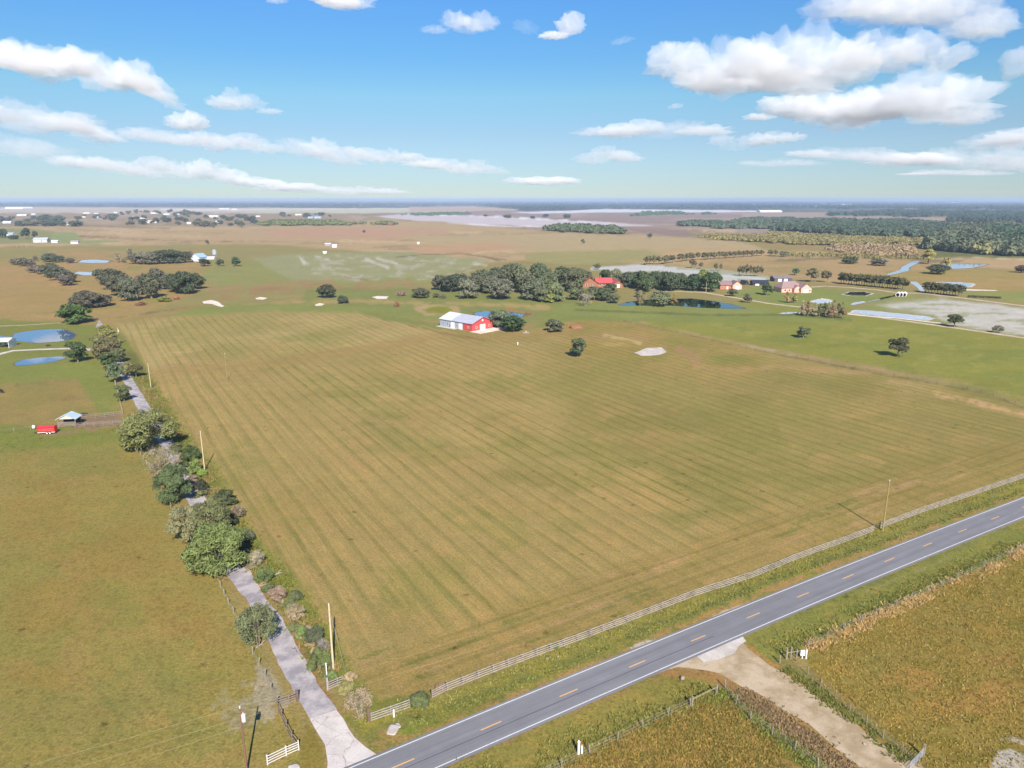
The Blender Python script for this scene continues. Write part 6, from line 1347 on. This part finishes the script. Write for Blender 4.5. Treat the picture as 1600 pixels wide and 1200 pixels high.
# ------------------------------------------------------------------ brush piles, logs, mound, roadside bits
def brush_pile(label, x, y, w, hpx, col, leaf=(120, 104, 80)):
    s = SCL(x, y); e = empty('brush_pile', W(x, y), label, 'brush pile'); rnd = random.Random(int(x)); mb = MB(); R0 = w * s / 2; H0 = hpx * s * 1.1
    for k in range(70):
        a = rnd.uniform(0, 6.28); r = R0 * math.sqrt(rnd.random()) * .8; z = H0 * (1 - (r / R0) ** 2) * rnd.uniform(.2, .9); b = rnd.uniform(0, 6.28); l = R0 * rnd.uniform(.3, .7)
        mb.tube([(r * math.cos(a), r * math.sin(a), z), (r * math.cos(a) + l * math.cos(b), r * math.sin(a) + l * math.sin(b), max(.1, z + rnd.uniform(-.4, .5) * H0))], [.16, .05], 4)
    mb.build('branches', paint('brush_%d' % col[0], col, .95, .3, 1.0), e)
    cr, _ = proto('shrub', 2, 0); c = link(bpy.data.objects.new('dead_leaves', cr), e); c.scale = (R0 * 1.7, R0 * 1.7, H0); c.color = tuple(RGB(*leaf, KL)[:3]) + (1,)
brush_pile('brown brush pile with pale sand beside it below the grey oaks', 220, 477, 18, 6, (128, 96, 80), (112, 84, 66)); brush_pile('reddish brush pile right of the yellow green bush', 276, 468, 12, 5, (156, 108, 84), (140, 92, 70))
brush_pile('grey uprooted brush pile left of the grove', 627, 462, 18, 7, (140, 120, 106), (120, 100, 88)); brush_pile('reddish stump pile nearer than the grey brush pile', 620, 479, 10, 8, (146, 106, 84), (120, 86, 68))
for lab, x, y, hx, hy, hz, col in [('low brown earth mound at the near edge of the green pasture', 900, 512, 11, 8, 1.6, (140, 98, 70)), ('small reddish earth heap right of the field tree with the logs', 888, 509, 4, 3, .8, (150, 92, 66))]:
    V, Fc = ico(4); n = fbm(V[:, 0] * 2 + x, V[:, 1] * 2 + V[:, 2], 5); V = V * (1 + .25 * n)[:, None] * np.array([SCL(x, y) * hx, SCL(x, y) * hy * 1.4, hz]); V[:, 2] = np.maximum(V[:, 2], -.1)
    o = link(bpy.data.objects.new('earth_mound', fast_mesh('earth_mound', V, Fc, paint('earth_%d' % hx, col, .95, .25, .8)))); o.location = (*W(x, y), 0); tag(o, lab, 'earth mound')
def log(label, a, b, r, mat, name='fallen_log', z=.2):
    A, B = Vector((*W(*a), z)), Vector((*W(*b), z)); mid = (A + B) / 2 + Vector((.1, .15, .12)); mb = MB(); mb.tube([tuple(A - A), tuple(mid - A), tuple(B - A)], [r, r * .85, r * .5], 8)
    mb.tube([tuple(mid - A), tuple(mid - A + Vector((.5, .7, .4)))], [r * .5, r * .2], 6); o = mb.build(name, mat); o.location = A; tag(o, label, 'log')
log('pale fallen log lying across the hedge weeds', (424, 903), (441, 896), .16, M_PALEBARK); log('dark fallen log at the foot of the tree near the barn', (852, 518), (880, 517), .3, M_BARK); log('short pale log at the foot of the spreading grey green tree', (400, 1014), (412, 1008), .14, M_PALEBARK)
for lab, x, y, s in [('small white bag lying in the roadside grass, left one', 856, 1030, .2), ('small white bag lying in the roadside grass, right one', 872, 1026, .2), ('grey boulder at the mouth of the dirt road', 1066, 1061, .45), ('white stone in the grass of the right field edge', 1487, 912, .25), ('tan stone in the middle of the dirt road edge', 1350, 1163, .2), ('broken slab of pale concrete on the verge near the drive, larger piece', 614, 1141, .9), ('broken slab of pale concrete on the verge near the drive, smaller piece', 621, 1134, .5), ('pale flat slab at the bottom edge left of the drive', 459, 1199, .7)]:
    V, Fc = ico(2); n = fbm(V[:, 0] * 2 + x, V[:, 1] * 2 + V[:, 2], 5); flat = .09 if 'slab' in lab else .7; V = (np.sign(V) * np.abs(V) ** .45 if 'slab' in lab else V) * (1 + .3 * n)[:, None] * np.array([s, s * .7, s * flat]); nm = 'concrete_slab' if 'slab' in lab else ('boulder' if s > .4 else ('stone' if 'stone' in lab else 'litter_bag'))
    o = link(bpy.data.objects.new(nm, fast_mesh(nm, V, Fc, (M_LIME if 'slab' in lab else M_POST) if s > .4 else M_WHF))); o.location = (*W(x, y), s * flat * .5); o.rotation_euler = (0, 0, x); tag(o, lab, nm.replace('_', ' '))
o = MB().box(-1.6, -1, 0, 1.6, 1, .25).box(-.5, -.3, .25, .4, .3, 1.0).build('feed_trough', M_WHF); o.location = (*W(822, 520), 0); tag(o, 'low white feed trough in the grass right of the dark green barn tree', 'trough')
o = MB().box(-.15, -.15, 0, .15, .15, .9).box(-.3, -.3, .9, .3, .3, 1.2).build('well_head', M_TRIM); o.location = (*W(809, 539), 0); tag(o, 'small white well head standing in the mown grass below the barn trees', 'well head')
def marker(label, x, y, h, r, mat, cap=None):
    e = empty('marker_post', W(x, y), label, 'marker'); MB().tube([(0, 0, 0), (0, 0, h)], r, 10).build('post', mat, e)
    MB().tube([(0, 0, h), (0, 0, h + r * 1.2)], [r * 1.15, r * .4], 10).build('cap', cap or mat, e); return e
marker('tall white plastic marker post in the ditch grass by the road', 904, 1178, 1.75, .16, M_TRIM); marker('shorter white marker post with orange top beside the tall one', 909, 1178, 1.3, .12, M_TRIM, paint('orange_plastic', (222, 104, 52), .5))
marker('short white marker post in front of the short white fence panel', 615.5, 1120, 1.0, .12, M_TRIM)

# ------------------------------------------------------------------ grass: tufts too many to count
M_TUFT = leafmat('tuft_blades', .12)
def tufts(name, G, hgt, wid, col, seed, n=3):
    rng = np.random.RandomState(seed); m = len(G); V = []
    for k in range(n):
        a = rng.uniform(0, 2 * np.pi, m); w = wid * rng.uniform(.5, 1.2, m); h = hgt * rng.uniform(.45, 1.3, m); dx, dy = np.cos(a) * w, np.sin(a) * w; ox, oy = rng.normal(0, wid * .5, m), rng.normal(0, wid * .5, m); lx, ly = rng.normal(0, .45, m) * h, rng.normal(0, .45, m) * h
        z = np.zeros(m); b = np.stack([G[:, 0] + ox, G[:, 1] + oy, z], 1)
        V.append(np.stack([b + np.stack([-dx, -dy, z], 1), b + np.stack([dx, dy, z], 1), b + np.stack([lx + dx * .4, ly + dy * .4, h], 1), b + np.stack([lx - dx * .4, ly - dy * .4, h * .85], 1)], 1))
    V = np.concatenate(V).reshape(-1, 3); o = link(bpy.data.objects.new(name, fast_mesh(name, V, np.arange(len(V), dtype=np.int32).reshape(-1, 4), M_TUFT))); o.color = tuple(RGB(*col, KA * 1.75)[:3]) + (1,); tag(o, kind='stuff'); return o
def in_poly(p, n, seed, edge=0):
    rng = np.random.RandomState(seed); P = np.array([W(*q) for q in p]); x0, y0 = P.min(0); x1, y1 = P.max(0); c = np.stack([rng.uniform(x0, x1, n * 3), rng.uniform(y0, y1, n * 3)], 1)
    pp = [tuple(q) for q in P]; c = c[sdf(pp, c[:, 0], c[:, 1]) + edge * fbm(c[:, 0] / 3, c[:, 1] / 3, seed) > 0]; g = fbm(c[:, 0] / 2.5, c[:, 1] / 2.5, seed + 3, 3); return c[g > -.25][:n]
def along(px, width, n, seed, brk=-.3):
    rng = np.random.RandomState(seed); P = np.array([W(*q) for q in px]); d = np.diff(P, axis=0); L = np.linalg.norm(d, axis=1); cs = np.concatenate([[0], np.cumsum(L)]); t = rng.uniform(0, cs[-1], n); i = np.clip(np.searchsorted(cs, t) - 1, 0, len(L) - 1)
    u = (t - cs[i]) / L[i]; nn = np.stack([-d[i, 1], d[i, 0]], 1) / L[i][:, None]; G = P[i] + d[i] * u[:, None] + nn * rng.normal(0, width / 2, n)[:, None]; g = fbm(G[:, 0] / 4, G[:, 1] / 4, seed, 3); return G[g > brk]
SFT = [(1262, 1018), (1330, 990), (1470, 920), (1600, 865), (1730, 806), (1760, 1300), (1560, 1300), (1440, 1205), (1330, 1110), (1262, 1050)]
tufts('field_grass', in_poly(SFT, 14000, 1), 0.17, 0.09, (156, 136, 70), 1)
tufts('field_grass', in_poly(SFT, 6000, 2), 0.18, 0.08, (128, 122, 54), 2)
tufts('field_grass', in_poly([(820, 1230), (880, 1205), (960, 1152), (1060, 1108), (1125, 1084), (1160, 1108), (1230, 1163), (1300, 1230)], 4800, 3), 0.20, 0.09, (154, 130, 68), 3); tufts('field_grass', in_poly([(820, 1230), (880, 1205), (960, 1152), (1060, 1108), (1125, 1084), (1160, 1108), (1230, 1163), (1300, 1230)], 2600, 4), 0.21, 0.08, (122, 118, 52), 4)
tufts('tall_straw_grass', along([(1262, 1013), (1310, 992), (1400, 952), (1470, 920), (1530, 893), (1600, 860), (1680, 825)], 1.5, 5200, 5, -.15), 0.38, 0.08, (186, 158, 106), 5)
tufts('ditch_grass', along([(1210, 1020), (1300, 980), (1400, 934), (1470, 902), (1520, 884), (1600, 846)], 2.6, 2600, 6), 0.25, 0.11, (122, 124, 62), 6); tufts('ditch_grass', along([(700, 1225), (830, 1200), (900, 1162), (1000, 1124), (1080, 1092), (1110, 1078)], 2.8, 2100, 7), 0.28, 0.11, (128, 126, 64), 7)
tufts('ditch_grass', along([(1120, 1080), (1160, 1108), (1230, 1160), (1290, 1205), (1360, 1260)], 1.8, 1900, 8), 0.28, 0.10, (124, 130, 60), 8); tufts('ditch_brush', along([(1150, 1082), (1215, 1126), (1290, 1180), (1340, 1222)], 1.8, 3000, 9), 0.30, 0.10, (146, 124, 92), 9)
tufts('ditch_grass', along([(1225, 1045), (1280, 1085), (1340, 1130), (1430, 1200), (1480, 1240)], 1.4, 1300, 10), 0.25, 0.09, (120, 122, 62), 10)
tufts('verge_grass', along([(560, 1125), (680, 1098), (860, 1028), (1050, 955), (1210, 893), (1380, 830), (1640, 738)], 1.5, 3500, 11), 0.21, 0.10, (138, 132, 72), 11); tufts('verge_grass', along([(640, 1134), (880, 1042), (1060, 967), (1220, 902), (1400, 840), (1600, 767)], 1.0, 2600, 12), 0.21, 0.11, (124, 126, 66), 12)
tufts('hedge_weeds', along([(219, 585), (254, 640), (298, 712), (346, 780), (386, 850), (412, 885), (452, 935), (495, 1000), (522, 1050)], 2.6, 6000, 13), 0.38, 0.13, (112, 116, 52), 13); tufts('hedge_weeds', along([(219, 585), (254, 640), (298, 712), (346, 780), (386, 850), (412, 885), (452, 935), (495, 1000), (522, 1050)], 2.4, 3200, 14, 0), 0.40, 0.13, (150, 122, 84), 14)
